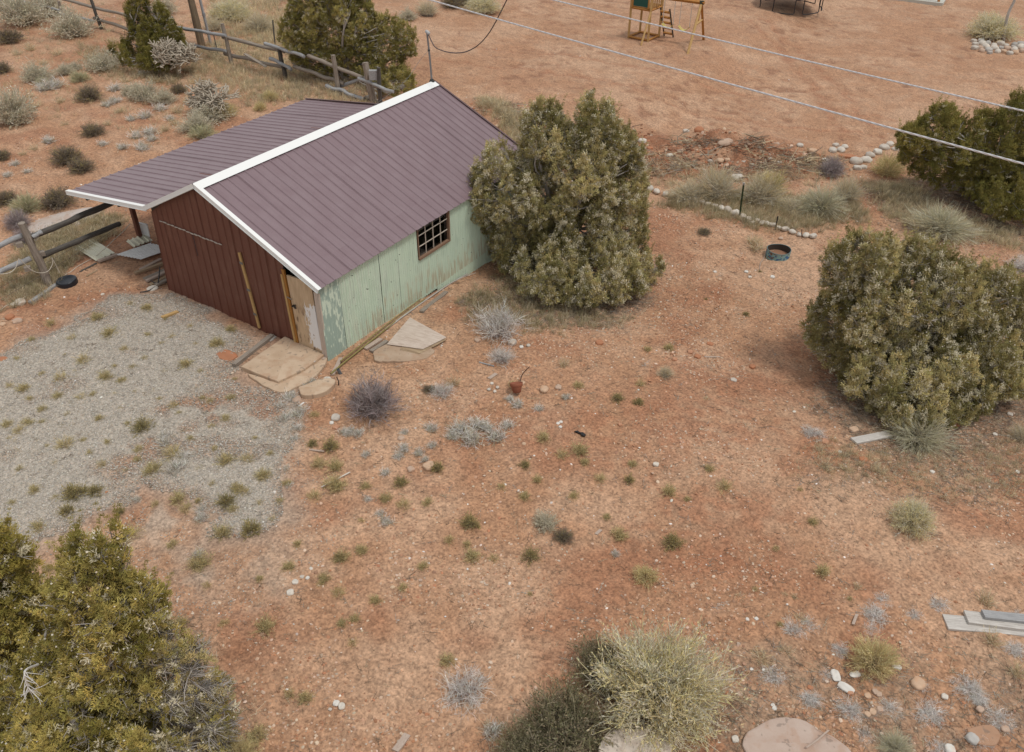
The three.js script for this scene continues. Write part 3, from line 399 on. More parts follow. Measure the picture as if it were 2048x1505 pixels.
function edgeDist(P, x, y) { let d = 1e9; for (let i = 0, j = P.length - 1; i < P.length; j = i++) { const [ax, ay] = P[i], [bx, by] = P[j], ex = bx - ax, ey = by - ay, t = clamp(((x - ax) * ex + (y - ay) * ey) / (ex * ex + ey * ey)); d = Math.min(d, Math.hypot(x - ax - ex * t, y - ay - ey * t)); } return d; }
function juniper(name, label, poly, basePx, o) {
  const base = G(...basePx), t = thing(name, label, 'tree', V(base.x, base.y - 0.05, base.z), 0, 'juniper trees'); srand(o.seed);
  const xs = poly.map((p) => p[0]), ys = poly.map((p) => p[1]), x0 = Math.min(...xs), x1 = Math.max(...xs), y0 = Math.min(...ys), y1 = Math.max(...ys), pm = ppm(V(base.x, base.y + 1.2, base.z)), RAD = Math.min(x1 - x0, y1 - y0) / 2 / pm * 0.95;
  const clumps = []; let guard = 0;
  while (clumps.length < o.n && guard++ < 60000) {
    const x = U(x0, x1), y = U(y0, y1); if (!pointIn(poly, x, y)) continue; if ((o.holes ?? []).some(([hx, hy, hr]) => Math.hypot(x - hx, y - hy) < hr)) continue;
    const e = edgeDist(poly, x, y) / pm, d = ray(x, y); let tp = base.z / d.z; const tg = (base.y + 0.3 - CAMH) / d.y; if (tg > 0) tp = Math.min(tp, tg);
    const D = Math.sqrt(Math.max(0, RAD * RAD - (RAD - Math.min(e, RAD)) ** 2)), s = R(), off = (o.depth ?? 1) * D * (s < 0.62 ? -Math.sqrt(U(0.25, 1)) : U(-0.8, 0.9)) * 0.85;
    const p = V(0, CAMH, 0).addScaledVector(d, tp + off); if (p.y < base.y + 0.16) { continue; }
    const r = Math.min(U(o.r0 ?? 0.22, o.r1 ?? 0.42), e * 0.7 + 0.11);
    if (clumps.some((c) => Math.hypot(c.p.x - p.x, (c.p.y - p.y) * 0.62, c.p.z - p.z) < (c.r + r) * 0.5)) continue;
    clumps.push({ p, r, bare: o.bare ? o.bare(x, y) : 0 });
  }
  // limbs
  const limbs = [], L = (v) => v.clone().sub(t.position), hMax = Math.max(...clumps.map((c) => c.p.y)) - base.y, lean = V(0, 0, 0); for (const c of clumps) lean.add(c.p); lean.multiplyScalar(1 / clumps.length); const lo = L(lean); const stems = [];
  for (let k = 0; k < (o.stems ?? 4); k++) { const a = k * 2.4 + U(0, 1), top = V(lo.x * 0.8 + Math.cos(a) * RAD * 0.35, hMax * U(...(o.stemH ?? [0.6, 0.8])), lo.z * 0.8 + Math.sin(a) * RAD * 0.35), pts = [V(Math.cos(a) * 0.06, -0.1, Math.sin(a) * 0.06), V(top.x * 0.25, hMax * 0.2, top.z * 0.25), V(top.x * 0.7 + U(-0.1, 0.1), hMax * 0.45, top.z * 0.7 + U(-0.1, 0.1)), top]; stems.push(new THREE.CatmullRomCurve3(pts)); limbs.push(tube(pts, o.trunk ?? 0.09, 0.025, 7, 9)); }
  const N = Math.round(o.density * clumps.length), per = [[], [], []], cols = [[], [], []], bpos = [], Q = new THREE.Quaternion(), mtx = new THREE.Matrix4(), UP = V(0, 1, 0);
  for (const c of clumps) {
    const q = L(c.p); let best = null, bd = 1e9; for (const s of stems) for (let i = 1; i <= 6; i++) { const a = s.getPoint(i / 7); const dd = a.distanceTo(q) + Math.max(0, a.y - q.y + 0.25) * 2; if (dd < bd) { bd = dd; best = a; } }
    const mid = best.clone().lerp(q, 0.55).add(V(U(-0.12, 0.12), U(-0.14, 0.04), U(-0.12, 0.12))); limbs.push(tube([best, mid, q], 0.024, 0.009, 5, 5));
    for (let k = 0; k < (o.twigs ?? 8) * (1 + 1.6 * c.bare); k++) { const d = V(U(-1, 1), U(-0.7, 1), U(-1, 1)).normalize(), e = q.clone().addScaledVector(d, c.r * U(0.8, 1.25)), st = mid.clone().lerp(q, U(0.4, 1)); limbs.push(tube([st, st.clone().lerp(e, 0.5).add(V(U(-1, 1), U(-1, 1), U(-1, 1)).multiplyScalar(0.04)), e], 0.009, 0.004, 3, 3)); }
    const tone = R(), cc = mix3(mix3(o.c0, o.c1, tone), [0.36, 0.31, 0.2], 0.6 * c.bare), cnt = Math.round(o.density * (c.r / 0.28) ** 2 * (1 - 0.72 * c.bare)), dusty = Math.max(R(), c.bare);
    for (let k = 0; k < cnt; k++) {
      const d = V(U(-1, 1), U(-0.75, 1), U(-1, 1)); if (d.lengthSq() > 1) { k--; continue; } const rr = Math.pow(R(), 0.38); d.normalize(); const taper = d.y > 0 ? 1 - 0.62 * d.y * rr : 1 - 0.25 * -d.y * rr, p = q.clone().add(V(d.x * c.r * rr * 0.92 * taper, d.y * c.r * rr * (d.y > 0 ? 1.85 : 0.95), d.z * c.r * rr * 0.92 * taper));
      if (p.y < 0.06) continue; if (fbm((p.x + t.position.x) * 5.5, (p.y + p.z + t.position.z) * 5.5, 2) < 0.3) continue;
      const dir = d.clone().multiplyScalar(0.7).add(V(U(-0.4, 0.4), 0.8, U(-0.4, 0.4))).normalize(); Q.setFromUnitVectors(UP, dir); const s = U(0.75, 1.3) * (o.sp ?? 1), v = (R() * 3) | 0; mtx.compose(p, Q, V(s, s, s)); per[v].push(mtx.clone()); let kc = jit(cc, 0.28); if (R() < o.pale * (0.4 + 1.2 * dusty)) kc = mix3(kc, o.paleC, U(0.4, 1)); cols[v].push(kc);
      if (rr > 0.72 && R() < o.berries * (0.2 + 1.6 * dusty)) bpos.push(p.clone().addScaledVector(dir, 0.05 * s));
    }
  }
  for (const c of clumps) { // leaders: shoots that stand out of the clump
    const q = L(c.p), n = c.bare > 0.5 ? 1 : 4, cc = mix3(o.c0, o.c1, R()); for (let k = 0; k < n; k++) { const a = U(0, 6.28), d = V(Math.cos(a) * U(0.15, 0.7), 1, Math.sin(a) * U(0.15, 0.7)).normalize(), s0 = q.clone().add(V(d.x * c.r * 0.6, c.r * U(0.5, 1.2), d.z * c.r * 0.6)), len = U(0.12, 0.34); for (let j = 0; j < 6; j++) { const p = s0.clone().addScaledVector(d, len * j / 5).add(V(U(-1, 1), 0, U(-1, 1)).multiplyScalar(0.012)), dir = d.clone().add(V(U(-0.5, 0.5), U(-0.2, 0.5), U(-0.5, 0.5))).normalize(); Q.setFromUnitVectors(UP, dir); const s = U(0.55, 0.9) * (1.1 - 0.09 * j) * (o.sp ?? 1), v = (R() * 3) | 0; if (p.y < 0.06) continue; mtx.compose(p, Q, V(s, s * 1.15, s)); per[v].push(mtx.clone()); cols[v].push(jit(cc, 0.22)); } } }
  part('trunk', mergeGeometries(limbs), limbMat, t, 'grey twisted limbs and twigs');
  const crown = new THREE.Group(); crown.name = 'crown'; t.add(crown);
  per.forEach((a, v) => { const im = new THREE.InstancedMesh(sprigs[v], sprigMat, a.length), cl = new THREE.Color(); a.forEach((m, i) => { im.setMatrixAt(i, m); cl.setRGB(...cols[v][i]); im.setColorAt(i, cl); }); im.name = 'foliage'; im.userData.kind = 'stuff'; im.castShadow = im.receiveShadow = true; crown.add(im); });
  if (bpos.length) { const im = new THREE.InstancedMesh(berryGeo, berryMat, bpos.length), cl = new THREE.Color(); bpos.forEach((p, i) => { const s = U(0.7, 1.5); mtx.makeScale(s, s, s).setPosition(p); im.setMatrixAt(i, mtx); cl.setRGB(...jit(mix3([0.6, 0.52, 0.4], [0.68, 0.64, 0.56], R()), 0.15)); im.setColorAt(i, cl); }); im.name = 'cones'; im.userData.kind = 'stuff'; im.castShadow = true; crown.add(im); }
  return t;
}
const JO = { c0: [0.24, 0.21, 0.075], c1: [0.64, 0.555, 0.28], paleC: [0.78, 0.73, 0.58] };
juniper('juniper_tree', 'large bushy juniper with pale cones against the green side wall of the shed', [[950, 330], [985, 292], [1010, 300], [1035, 330], [1045, 250], [1075, 215], [1100, 220], [1110, 205], [1125, 235], [1140, 265], [1152, 240], [1158, 200], [1168, 190], [1180, 205], [1215, 215], [1235, 260], [1285, 290], [1292, 400], [1295, 480], [1298, 540], [1328, 525], [1322, 550], [1280, 590], [1235, 605], [1160, 610], [1080, 605], [1050, 600], [1030, 560], [985, 520], [975, 470], [925, 450], [920, 410], [935, 380]], [1130, 520], { ...JO, seed: 11, n: 230, density: 92, pale: 0.3, berries: 0.6, holes: [[1031, 366, 15], [1166, 245, 10]], stems: 6, trunk: 0.1 });
juniper('juniper_tree', 'broad juniper with pale cones above a loose grey plank on the dirt', [[1648, 515], [1680, 488], [1720, 482], [1800, 490], [1850, 502], [1900, 525], [1930, 540], [1970, 545], [2005, 542], [2030, 560], [2060, 600], [2085, 700], [2070, 780], [2010, 800], [1960, 830], [1900, 850], [1840, 862], [1790, 850], [1740, 830], [1700, 790], [1650, 730], [1615, 690], [1610, 650], [1640, 600], [1680, 580], [1645, 570]], [1840, 730], { ...JO, seed: 12, n: 210, density: 92, pale: 0.27, berries: 0.55, stems: 6, trunk: 0.1 });
juniper('juniper_tree', 'dark green juniper beside the pile of pale cobbles and the berm', [[1795, 270], [1830, 255], [1870, 215], [1900, 225], [1920, 250], [1960, 230], [2000, 235], [2020, 200], [2040, 195], [2085, 230], [2110, 330], [2090, 445], [2030, 440], [1980, 425], [1930, 390], [1880, 375], [1830, 350], [1800, 320]], [1970, 385], { ...JO, c0: [0.23, 0.21, 0.06], c1: [0.4, 0.345, 0.11], seed: 13, n: 170, density: 90, pale: 0.03, berries: 0.02, stems: 5 });
const nearJuniper = juniper('juniper_tree', 'olive juniper with bleached white dead branches beside the gravel', [[150, 1100], [185, 1068], [205, 1085], [235, 1070], [240, 1110], [215, 1150], [270, 1160], [325, 1190], [320, 1230], [345, 1250], [340, 1280], [400, 1290], [440, 1340], [465, 1400], [472, 1505], [440, 1570], [0, 1600], [-50, 1500], [-40, 1360], [20, 1340], [60, 1320], [110, 1270], [105, 1200], [130, 1150]], [190, 1460], { ...JO, c0: [0.24, 0.205, 0.048], c1: [0.62, 0.52, 0.18], seed: 14, n: 175, bare: (x, y) => sm(270, 360, x) * sm(1230, 1290, y), density: 120, sp: 0.85, pale: 0.14, berries: 0.3, stems: 6, r0: 0.16, r1: 0.3, twigs: 12, stemH: [0.2, 0.32], trunk: 0.06, holes: [[90, 1290, 22], [300, 1265, 14], [200, 1325, 16]] });
juniper('juniper_tree', 'juniper standing just behind the olive juniper with bleached branches', [[-120, 1090], [-60, 1060], [0, 1062], [40, 1085], [65, 1100], [60, 1150], [90, 1185], [108, 1200], [95, 1250], [50, 1300], [0, 1340], [-60, 1370], [-130, 1300]], [-30, 1330], { ...JO, c0: [0.32, 0.27, 0.065], c1: [0.52, 0.43, 0.14], seed: 15, n: 70, density: 110, sp: 0.9, pale: 0.1, berries: 0.25, stems: 3 });
juniper('juniper_tree', 'narrow dark juniper with three pointed tops at the rail fence', [[218, 100], [240, 92], [262, 75], [250, 40], [262, 0], [278, -25], [296, 5], [302, 35], [312, 15], [335, 20], [350, 50], [372, 80], [366, 120], [330, 140], [280, 137], [245, 127]], [305, 118], { c0: [0.2, 0.18, 0.045], c1: [0.33, 0.285, 0.085], paleC: JO.paleC, seed: 16, n: 110, density: 85, pale: 0.02, berries: 0, r0: 0.16, r1: 0.3, stems: 3 });
juniper('juniper_tree', 'spreading juniper growing over the rail fence behind the shed', [[560, 60], [575, 20], [590, -30], [650, -60], [720, -35], [738, 15], [760, 40], [800, 45], [832, 75], [830, 110], [805, 120], [812, 150], [830, 165], [815, 188], [770, 192], [735, 160], [690, 150], [650, 152], [610, 142], [585, 128], [575, 100], [555, 80]], [690, 158], { ...JO, c0: [0.28, 0.25, 0.075], c1: [0.5, 0.43, 0.16], depth: 0.5, seed: 17, n: 190, density: 85, pale: 0.08, berries: 0.1, stems: 5, holes: [[640, 60, 10]] });

// --- shrubs, one thing each
const S = (t, x, y, w, name, label, cat = 'shrub', group, hs) => plant(t, x, y, w, name, label, cat, group, hs);
for (const [x, y, w] of [[180, 200, 60], [188, 270, 55], [20, 85, 62], [3, 145, 46], [3, 318, 46], [358, 185, 40]]) S('dark', x, y, w, 'blackbrush', 'small dark rounded shrub on the bare sand beyond the lean-to roof', 'shrub', 'dark shrubs on the sand beyond the shed');
S('dark', 135, 325, 72, 'blackbrush', 'dark shrub touching its twin, the larger of a pair on the sand'); S('dark', 166, 342, 60, 'blackbrush', 'dark shrub touching its twin, the smaller of a pair on the sand');
S('dark', 118, 412, 82, 'blackbrush', 'dark brown shrub tucked against the corner of the lean-to roof'); S('pale', 55, 422, 70, 'rabbitbrush', 'pale green brush between two dark shrubs near the lean-to corner'); S('dark', 12, 405, 60, 'blackbrush', 'dark shrub on the far side of the pale green brush'); S('purple', 38, 452, 64, 'dead_shrub', 'dead purplish shrub above the tall weathered gate post', 'shrub'); S('purple', 50, 486, 60, 'dead_shrub', 'dead purplish shrub right behind the weathered gate post', 'shrub');
S('sage', 30, 245, 110, 'sagebrush', 'large grey sagebrush, the biggest on the bare sand', 'shrub', undefined, 1.2); for (const [x, y, w] of [[150, 72, 95], [48, 48, 110], [100, 30, 80], [10, 20, 60]]) S('sage', x, y, w, 'sagebrush', 'grey sagebrush growing along the far end of the rail fence', 'shrub', 'sagebrush along the rail fence');
for (const [x, y, w] of [[75, 160, 70], [205, 140, 76], [288, 198, 74], [330, 206, 56], [262, 190, 46], [130, 148, 44], [395, 262, 76], [150, 140, 36]]) S('sage', x, y, w, 'sagebrush', 'low grey sagebrush on the open sand behind the shed', 'shrub', 'low sagebrush behind the shed', 0.85);
for (const [x, y, w] of [[162, 162, 48], [86, 168, 34], [405, 275, 60]]) S('pale', x, y, w, 'rabbitbrush', 'small pale green brush among the grey sagebrush on the sand', 'shrub', 'pale green brush on the sand', 0.8);
for (const [x, y, w] of [[290, 235, 40], [300, 268, 44], [272, 275, 40], [245, 297, 34], [285, 298, 44], [205, 290, 30], [97, 285, 40], [215, 212, 34], [230, 205, 36], [320, 220, 40], [340, 240, 30], [110, 175, 60], [90, 180, 50], [55, 345, 26], [30, 330, 30], [305, 280, 36], [262, 240, 30], [15, 352, 28], [230, 180, 40], [285, 150, 30]]) S('ash', x, y, w, 'grass_tuft', 'low ash grey tuft of dry grass on the bare sand beyond the lean-to', 'grass tuft', 'ash grey tufts on the sand beyond the shed');
for (const [x, y, w] of [[60, 100, 40], [115, 110, 34], [35, 110, 30], [250, 165, 34], [310, 165, 40], [180, 118, 40], [85, 130, 30], [225, 85, 30], [60, 195, 30], [120, 205, 30], [240, 225, 30], [355, 225, 40], [375, 205, 36], [350, 250, 34], [330, 262, 36], [70, 300, 30], [45, 310, 26], [215, 250, 26], [130, 250, 24], [70, 215, 30], [340, 165, 40], [400, 165, 40]]) S('straw', x, y, w, 'grass_tuft', 'straw coloured grass tuft on the open sand behind the shed', 'grass tuft', 'straw tufts behind the shed', 0.8);
S('weed', 455, 232, 50, 'weed', 'olive weed at the foot of the tan cholla behind the lean-to roof', 'weed'); S('weed', 520, 220, 30, 'weed', 'small olive weed between the cholla and the lean-to roof edge', 'weed'); S('weed', 540, 200, 36, 'weed', 'olive weed near the rear corner of the lean-to roof', 'weed');
S('yellow', 462, 40, 95, 'rabbitbrush', 'straw yellow brush beside the leaning utility pole', 'shrub', undefined, 0.9); S('bunch', 430, 60, 50, 'bunchgrass', 'pale bunchgrass at the foot of the leaning utility pole', 'grass clump'); S('bunch', 520, 60, 70, 'bunchgrass', 'dry bunchgrass beside the short metal fence stake', 'grass clump'); S('sage', 330, 28, 60, 'sagebrush', 'grey sagebrush half hidden behind the narrow dark juniper'); S('sage', 815, 40, 46, 'sagebrush', 'grey sagebrush at the edge of the trampled lot', 'shrub', undefined, 0.8); S('bunch', 855, 30, 56, 'bunchgrass', 'pale bunchgrass at the edge of the trampled lot', 'grass clump'); S('dark', 905, 14, 60, 'blackbrush', 'dark shrub at the edge of the trampled lot under the drooping cable'); S('yellow', 965, 22, 80, 'rabbitbrush', 'straw coloured brush at the edge of the trampled lot under the drooping cable', 'shrub', undefined, 0.8); S('dark', 940, 10, 60, 'blackbrush', 'dark shrub against the straw coloured brush under the drooping cable');
S('purple', 748, 826, 130, 'twig_shrub', 'dark purple grey leafless shrub near the end of the sandstone step', 'shrub', undefined, 1.2); S('dead', 1000, 668, 118, 'dead_shrub', 'grey leafless shrub at the foot of the big juniper by the shed', 'shrub', undefined, 1.3); S('dead', 1003, 722, 66, 'dead_shrub', 'small grey leafless shrub just in front of a larger one by a white stone', 'shrub', undefined, 1.2);
S('dark', 858, 782, 32, 'blackbrush', 'small dark tuft in open dirt midway between step and flower pot', 'shrub', undefined, 0.9); S('dead', 884, 788, 60, 'dead_shrub', 'low dry tan shrub next to a small dark tuft in open dirt'); S('straw', 908, 770, 46, 'grass_tuft', 'straw coloured grass tuft behind the low dry tan shrub', 'grass tuft');
for (const [x, y, w] of [[862, 860, 34], [920, 862, 54], [957, 853, 48], [940, 882, 58], [992, 878, 50], [1014, 855, 38], [975, 858, 36], [905, 875, 36]]) S('ash', x, y, w * 1.25, 'grass_tuft', 'ash white dead grass tuft in the patch beyond the purple grey shrub', 'grass tuft', 'ash white tufts in open dirt');
for (const [x, y, w] of [[809, 868, 28], [732, 910, 28], [807, 900, 40], [838, 908, 34], [865, 893, 30], [797, 914, 34], [770, 948, 34], [773, 1046, 44], [716, 870, 40], [690, 868, 40], [1077, 820, 34], [1132, 796, 26], [1231, 1110, 30], [1020, 800, 30], [1034, 812, 40], [850, 920, 26], [760, 1030, 30], [735, 1000, 26]]) S('ash', x, y, w, 'grass_tuft', 'small ash grey tuft of dead grass on the reddish dirt', 'grass tuft', 'small ash grey tufts on the reddish dirt');
for (const [x, y, w] of [[580, 800, 50], [600, 830, 50], [570, 840, 44], [595, 860, 40], [560, 815, 34], [625, 765, 34], [655, 770, 30], [610, 775, 30], [590, 880, 34], [572, 940, 30], [578, 975, 30], [700, 865, 36]]) S('ash', x, y, w, 'grass_tuft', 'bluish grey dead grass tuft beside the sandstone step', 'grass tuft', 'grey grass tufts by the sandstone step');
S('sage', 1090, 1052, 62, 'sagebrush', 'small grey sagebrush joined to a dark tuft in the open dirt', 'shrub', undefined, 0.8); S('dark', 1127, 1078, 48, 'blackbrush', 'dark tuft joined to a small grey sagebrush in the open dirt');
S('straw', 1128, 734, 36, 'grass_tuft', 'straw bunch with long blades beyond the flower pot', 'grass tuft', undefined, 1.2); S('bunch', 1330, 752, 40, 'bunchgrass', 'pale upright bunchgrass on red rubble in the open dirt', 'grass clump', undefined, 1.1);
// planting bed and the ground by the right junipers
S('bunch', 1375, 398, 100, 'bunchgrass', 'pale dry bunchgrass at the start of the stone edging', 'grass clump', undefined, 0.8); S('bunch', 1432, 392, 110, 'bunchgrass', 'tall pale bunchgrass in the bed beside the tall green stake', 'grass clump', undefined, 1.15); S('bunch', 1518, 400, 110, 'bunchgrass', 'grey green bunchgrass with dark stalks in the stone edged bed', 'grass clump', undefined, 0.95); S('weed', 1538, 392, 66, 'stalk_weed', 'dark dead stalks rising out of the bunchgrass in the bed', 'weed', undefined, 1.5); S('fountain', 1640, 425, 115, 'rabbitbrush', 'light yellow green brush in the stone edged bed', 'shrub', undefined, 1.1); S('bunch', 1692, 398, 80, 'bunchgrass', 'blue grey bunchgrass at the far corner of the stone edged bed', 'grass clump', undefined, 1.2); S('bunch', 1580, 420, 80, 'bunchgrass', 'straggling dry bunchgrass in the middle of the stone edged bed', 'grass clump', undefined, 0.7);
S('purple', 1662, 350, 66, 'dead_shrub', 'dark twiggy shrub beside the pale cobbles on the berm', 'shrub', undefined, 1.1); S('weed', 1775, 350, 70, 'weed', 'green brown weed between the cobbles and the dark juniper', 'weed', undefined, 1.1); S('fountain', 1880, 470, 165, 'rabbitbrush', 'wide pale brush standing alone between the two right hand junipers', 'shrub', undefined, 0.85); S('bunch', 1850, 462, 90, 'bunchgrass', 'blue grey grass at one end of the wide pale brush', 'grass clump', undefined, 0.8);
S('straw', 1505, 488, 46, 'grass_tuft', 'straw coloured tuft below the stone edging', 'grass tuft'); S('dark', 1408, 467, 34, 'blackbrush', 'small dark tuft below the stone edging', 'shrub', undefined, 0.7); S('straw', 1512, 500, 60, 'grass_tuft', 'straw coloured tuft beside the rusty blue fire ring', 'grass tuft', undefined, 0.8);
S('fountain', 1833, 885, 150, 'rabbitbrush', 'drooping pale green brush beside the loose grey plank', 'shrub', undefined, 0.9); S('bunch', 2048, 880, 70, 'bunchgrass', 'grey grass clump under the outer edge of the broad juniper', 'grass clump'); S('purple', 1655, 625, 50, 'dead_shrub', 'dark dead twigs at the edge of the broad juniper', 'shrub', undefined, 0.8); S('dead', 2040, 540, 70, 'dead_shrub', 'grey low shrub beyond the broad juniper', 'shrub'); S('dead', 1625, 870, 60, 'dead_shrub', 'dry straw tangle beside two loose red stones near the plank', 'shrub', undefined, 0.6);
S('yellow', 1310, 1410, 300, 'rabbitbrush', 'very large yellow flowered rabbitbrush with grey twigs', 'shrub', undefined, 1.3); S('darkfine', 1125, 1475, 230, 'dark_shrub', 'dark fine leaved shrub pressed against the large yellow rabbitbrush', 'shrub', undefined, 0.95); S('darkfine', 1205, 1350, 150, 'dark_shrub', 'dark shrub tucked behind the large yellow rabbitbrush', 'shrub', undefined, 1.1); S('darkfine', 1050, 1515, 150, 'dark_shrub', 'dark shrub at the frayed outer edge of the dark fine leaved shrub', 'shrub', undefined, 0.9); S('weed', 1745, 1330, 108, 'snakeweed', 'rounded olive yellow snakeweed ringed by white stones', 'shrub'); S('yellow', 1822, 1050, 100, 'rabbitbrush', 'pale thin brush standing alone in the open dirt beyond the snakeweed', 'shrub', undefined, 1.2); S('dead', 928, 1385, 120, 'dead_shrub', 'thin pale grey shrub in open dirt near the dark fine leaved shrub', 'shrub', undefined, 0.7); S('ash', 985, 1465, 64, 'grass_tuft', 'grey grass tuft between the thin pale shrub and the dark shrub', 'grass tuft'); S('straw', 1985, 1285, 60, 'grass_tuft', 'straw tuft growing over the edge of the weathered planks', 'grass tuft'); S('straw', 1970, 1205, 60, 'grass_tuft', 'straw tuft just behind the weathered planks', 'grass tuft'); S('fountain', 1790, 1500, 90, 'rabbitbrush', 'pale green brush at the edge of the round stone slab', 'shrub', undefined, 0.9); S('straw', 2035, 1350, 60, 'grass_tuft', 'straw tuft in open dirt in front of the weathered planks', 'grass tuft', undefined, 1.2); S('weed', 480, 1520, 90, 'leafy_weed', 'yellow leaved weed at the skirt of the olive juniper', 'weed'); S('yellow', 1982, 75, 115, 'rabbitbrush', 'yellow flowered brush inside the ring of pale cobbles', 'shrub', undefined, 0.85);
// small tufts
const inGravel = [[167, 725, 40], [267, 738, 20], [372, 733, 34], [123, 760, 36], [210, 758, 34], [243, 764, 22], [20, 775, 22], [48, 781, 30], [116, 796, 26], [162, 797, 26], [186, 791, 18], [87, 821, 24], [270, 786, 16], [307, 784, 14], [321, 801, 16], [347, 815, 28], [357, 829, 16], [405, 799, 18], [420, 805, 24], [460, 800, 24], [451, 840, 24], [424, 856, 22], [198, 840, 22], [15, 854, 30], [39, 865, 34], [56, 850, 30], [85, 846, 18], [131, 893, 46], [167, 883, 18], [215, 887, 18], [203, 933, 28], [304, 946, 44], [453, 925, 42], [494, 923, 34], [70, 984, 28], [357, 1003, 40], [371, 1020, 36], [396, 1004, 18], [475, 981, 34], [489, 988, 30], [468, 1022, 26], [444, 1070, 44], [99, 650, 28], [195, 640, 34], [219, 671, 36], [145, 678, 24], [65, 682, 20], [294, 620, 28], [261, 611, 22], [297, 673, 18], [323, 689, 14], [345, 676, 18], [461, 662, 26], [434, 692, 36], [248, 702, 24], [277, 902, 24], [277, 923, 24], [342, 912, 50], [526, 956, 40], [79, 1058, 34], [20, 880, 20], [240, 820, 14], [130, 712, 12], [390, 690, 14]];
inGravel.push(...[[35, 720, 16], [85, 750, 16], [150, 745, 14], [230, 735, 16], [290, 720, 18], [330, 745, 16], [60, 800, 18], [135, 830, 16], [230, 790, 16], [255, 850, 18], [180, 910, 20], [110, 930, 18], [40, 940, 22], [95, 895, 16], [250, 945, 18], [380, 880, 20], [430, 900, 18], [400, 940, 22], [510, 880, 18], [540, 910, 20], [470, 760, 16], [400, 745, 16], [330, 640, 14], [380, 655, 16], [25, 1010, 22], [110, 1000, 20], [310, 1010, 22], [425, 970, 20], [520, 1010, 22], [545, 1040, 20]]);
inGravel.forEach(([x, y, w], i) => { S(i % 3 ? 'olive' : 'olive2', x, y, w * 1.12, 'weed_tuft', 'small olive weed tuft growing out of the grey gravel', 'weed', 'olive weed tufts in the gravel'); });
for (const [x, y, w] of [[287, 859, 46], [150, 992, 56], [191, 988, 40], [135, 1027, 38], [453, 1007, 44], [502, 1065, 52], [241, 1026, 26]]) S('dolive', x, y, w * 1.1, 'dark_weed_tuft', 'dark green weed tuft growing out of the grey gravel', 'weed', 'dark weed tufts in the gravel');
for (const [x, y, w] of [[352, 940, 60], [370, 915, 44], [330, 890, 50], [273, 1001, 26], [403, 1040, 44], [403, 1020, 36], [330, 875, 40], [395, 1110, 40]]) S('ash', x, y, w, 'grass_tuft', 'bluish grey dead grass tuft growing in the grey gravel', 'grass tuft', 'grey grass tufts in the gravel');
const inDirt = [[263, 1074, 52], [345, 1092, 26], [403, 1130, 54], [415, 1174, 26], [97, 1140, 28], [577, 1137, 30], [678, 1190, 36], [651, 1159, 30], [595, 1090, 22], [639, 932, 42], [670, 938, 40], [670, 976, 52], [629, 995, 34], [560, 1005, 22], [574, 971, 26], [629, 832, 26], [1087, 880, 34], [1157, 905, 42], [1123, 913, 32], [1169, 927, 24], [1074, 962, 24], [1002, 977, 26], [1050, 997, 28], [1147, 996, 26], [1200, 960, 30], [1337, 987, 36], [1265, 930, 22], [899, 1082, 28], [934, 1091, 22], [944, 1117, 42], [988, 1120, 28], [1238, 1074, 40], [1214, 1037, 20], [686, 1117, 42], [723, 1104, 32], [855, 1009, 26], [807, 1013, 34], [773, 999, 30], [732, 975, 26], [723, 1044, 20], [846, 1136, 26], [1157, 774, 24], [1280, 771, 26], [1296, 701, 18], [1337, 699, 26], [1446, 977, 42], [1645, 1147, 36], [1627, 1046, 26], [1552, 1100, 20], [360, 1250, 36], [530, 1258, 48], [450, 1250, 30], [685, 1250, 24], [710, 1240, 26], [705, 1290, 26], [750, 1205, 30], [805, 1178, 24], [580, 1390, 32], [610, 1400, 36], [895, 1326, 40], [580, 1134, 24], [515, 1475, 50], [1700, 1200, 14], [640, 1170, 20], [520, 1160, 22], [1060, 1190, 14], [1510, 1180, 16], [1420, 940, 24], [1375, 1000, 18], [1600, 980, 16], [1560, 1250, 16]];
inDirt.forEach(([x, y, w], i) => { S(i % 3 ? 'olive' : 'olive2', x, y, w * 1.12, 'weed_tuft', 'small olive weed tuft on the bare reddish dirt', 'weed', 'olive weed tufts on the dirt'); });
for (const [x, y, w] of [[1050, 934, 28], [1258, 963, 26], [1234, 800, 28], [1277, 808, 26], [802, 970, 36], [875, 940, 34], [1060, 1117, 42], [940, 1050, 46], [625, 890, 26], [661, 898, 40], [1492, 631, 16], [1345, 1090, 48], [1412, 600, 10], [1520, 545, 10], [677, 1118, 30]]) S('dolive', x, y, w * 1.1, 'dark_weed_tuft', 'dark green weed tuft on the bare reddish dirt', 'weed', 'dark weed tufts on the dirt');
S('weed', 1290, 1158, 56, 'snakeweed', 'rounded green weed standing alone beyond the large yellow rabbitbrush', 'weed', undefined, 0.9);
for (const [x, y, w] of [[1480, 1195, 30], [1590, 1195, 22], [1570, 1190, 18], [1715, 1175, 30], [1600, 1240, 40], [1520, 1320, 60], [1570, 1305, 44], [1480, 1400, 40], [1320, 1450, 30], [1650, 935, 50], [1690, 940, 40], [1760, 945, 40], [1640, 900, 36], [1410, 800, 22], [1180, 990, 16]]) S('straw', x, y, w, 'grass_tuft', 'thin straw coloured grass tuft on the bare dirt', 'grass tuft', 'thin straw tufts on the dirt', 0.7);
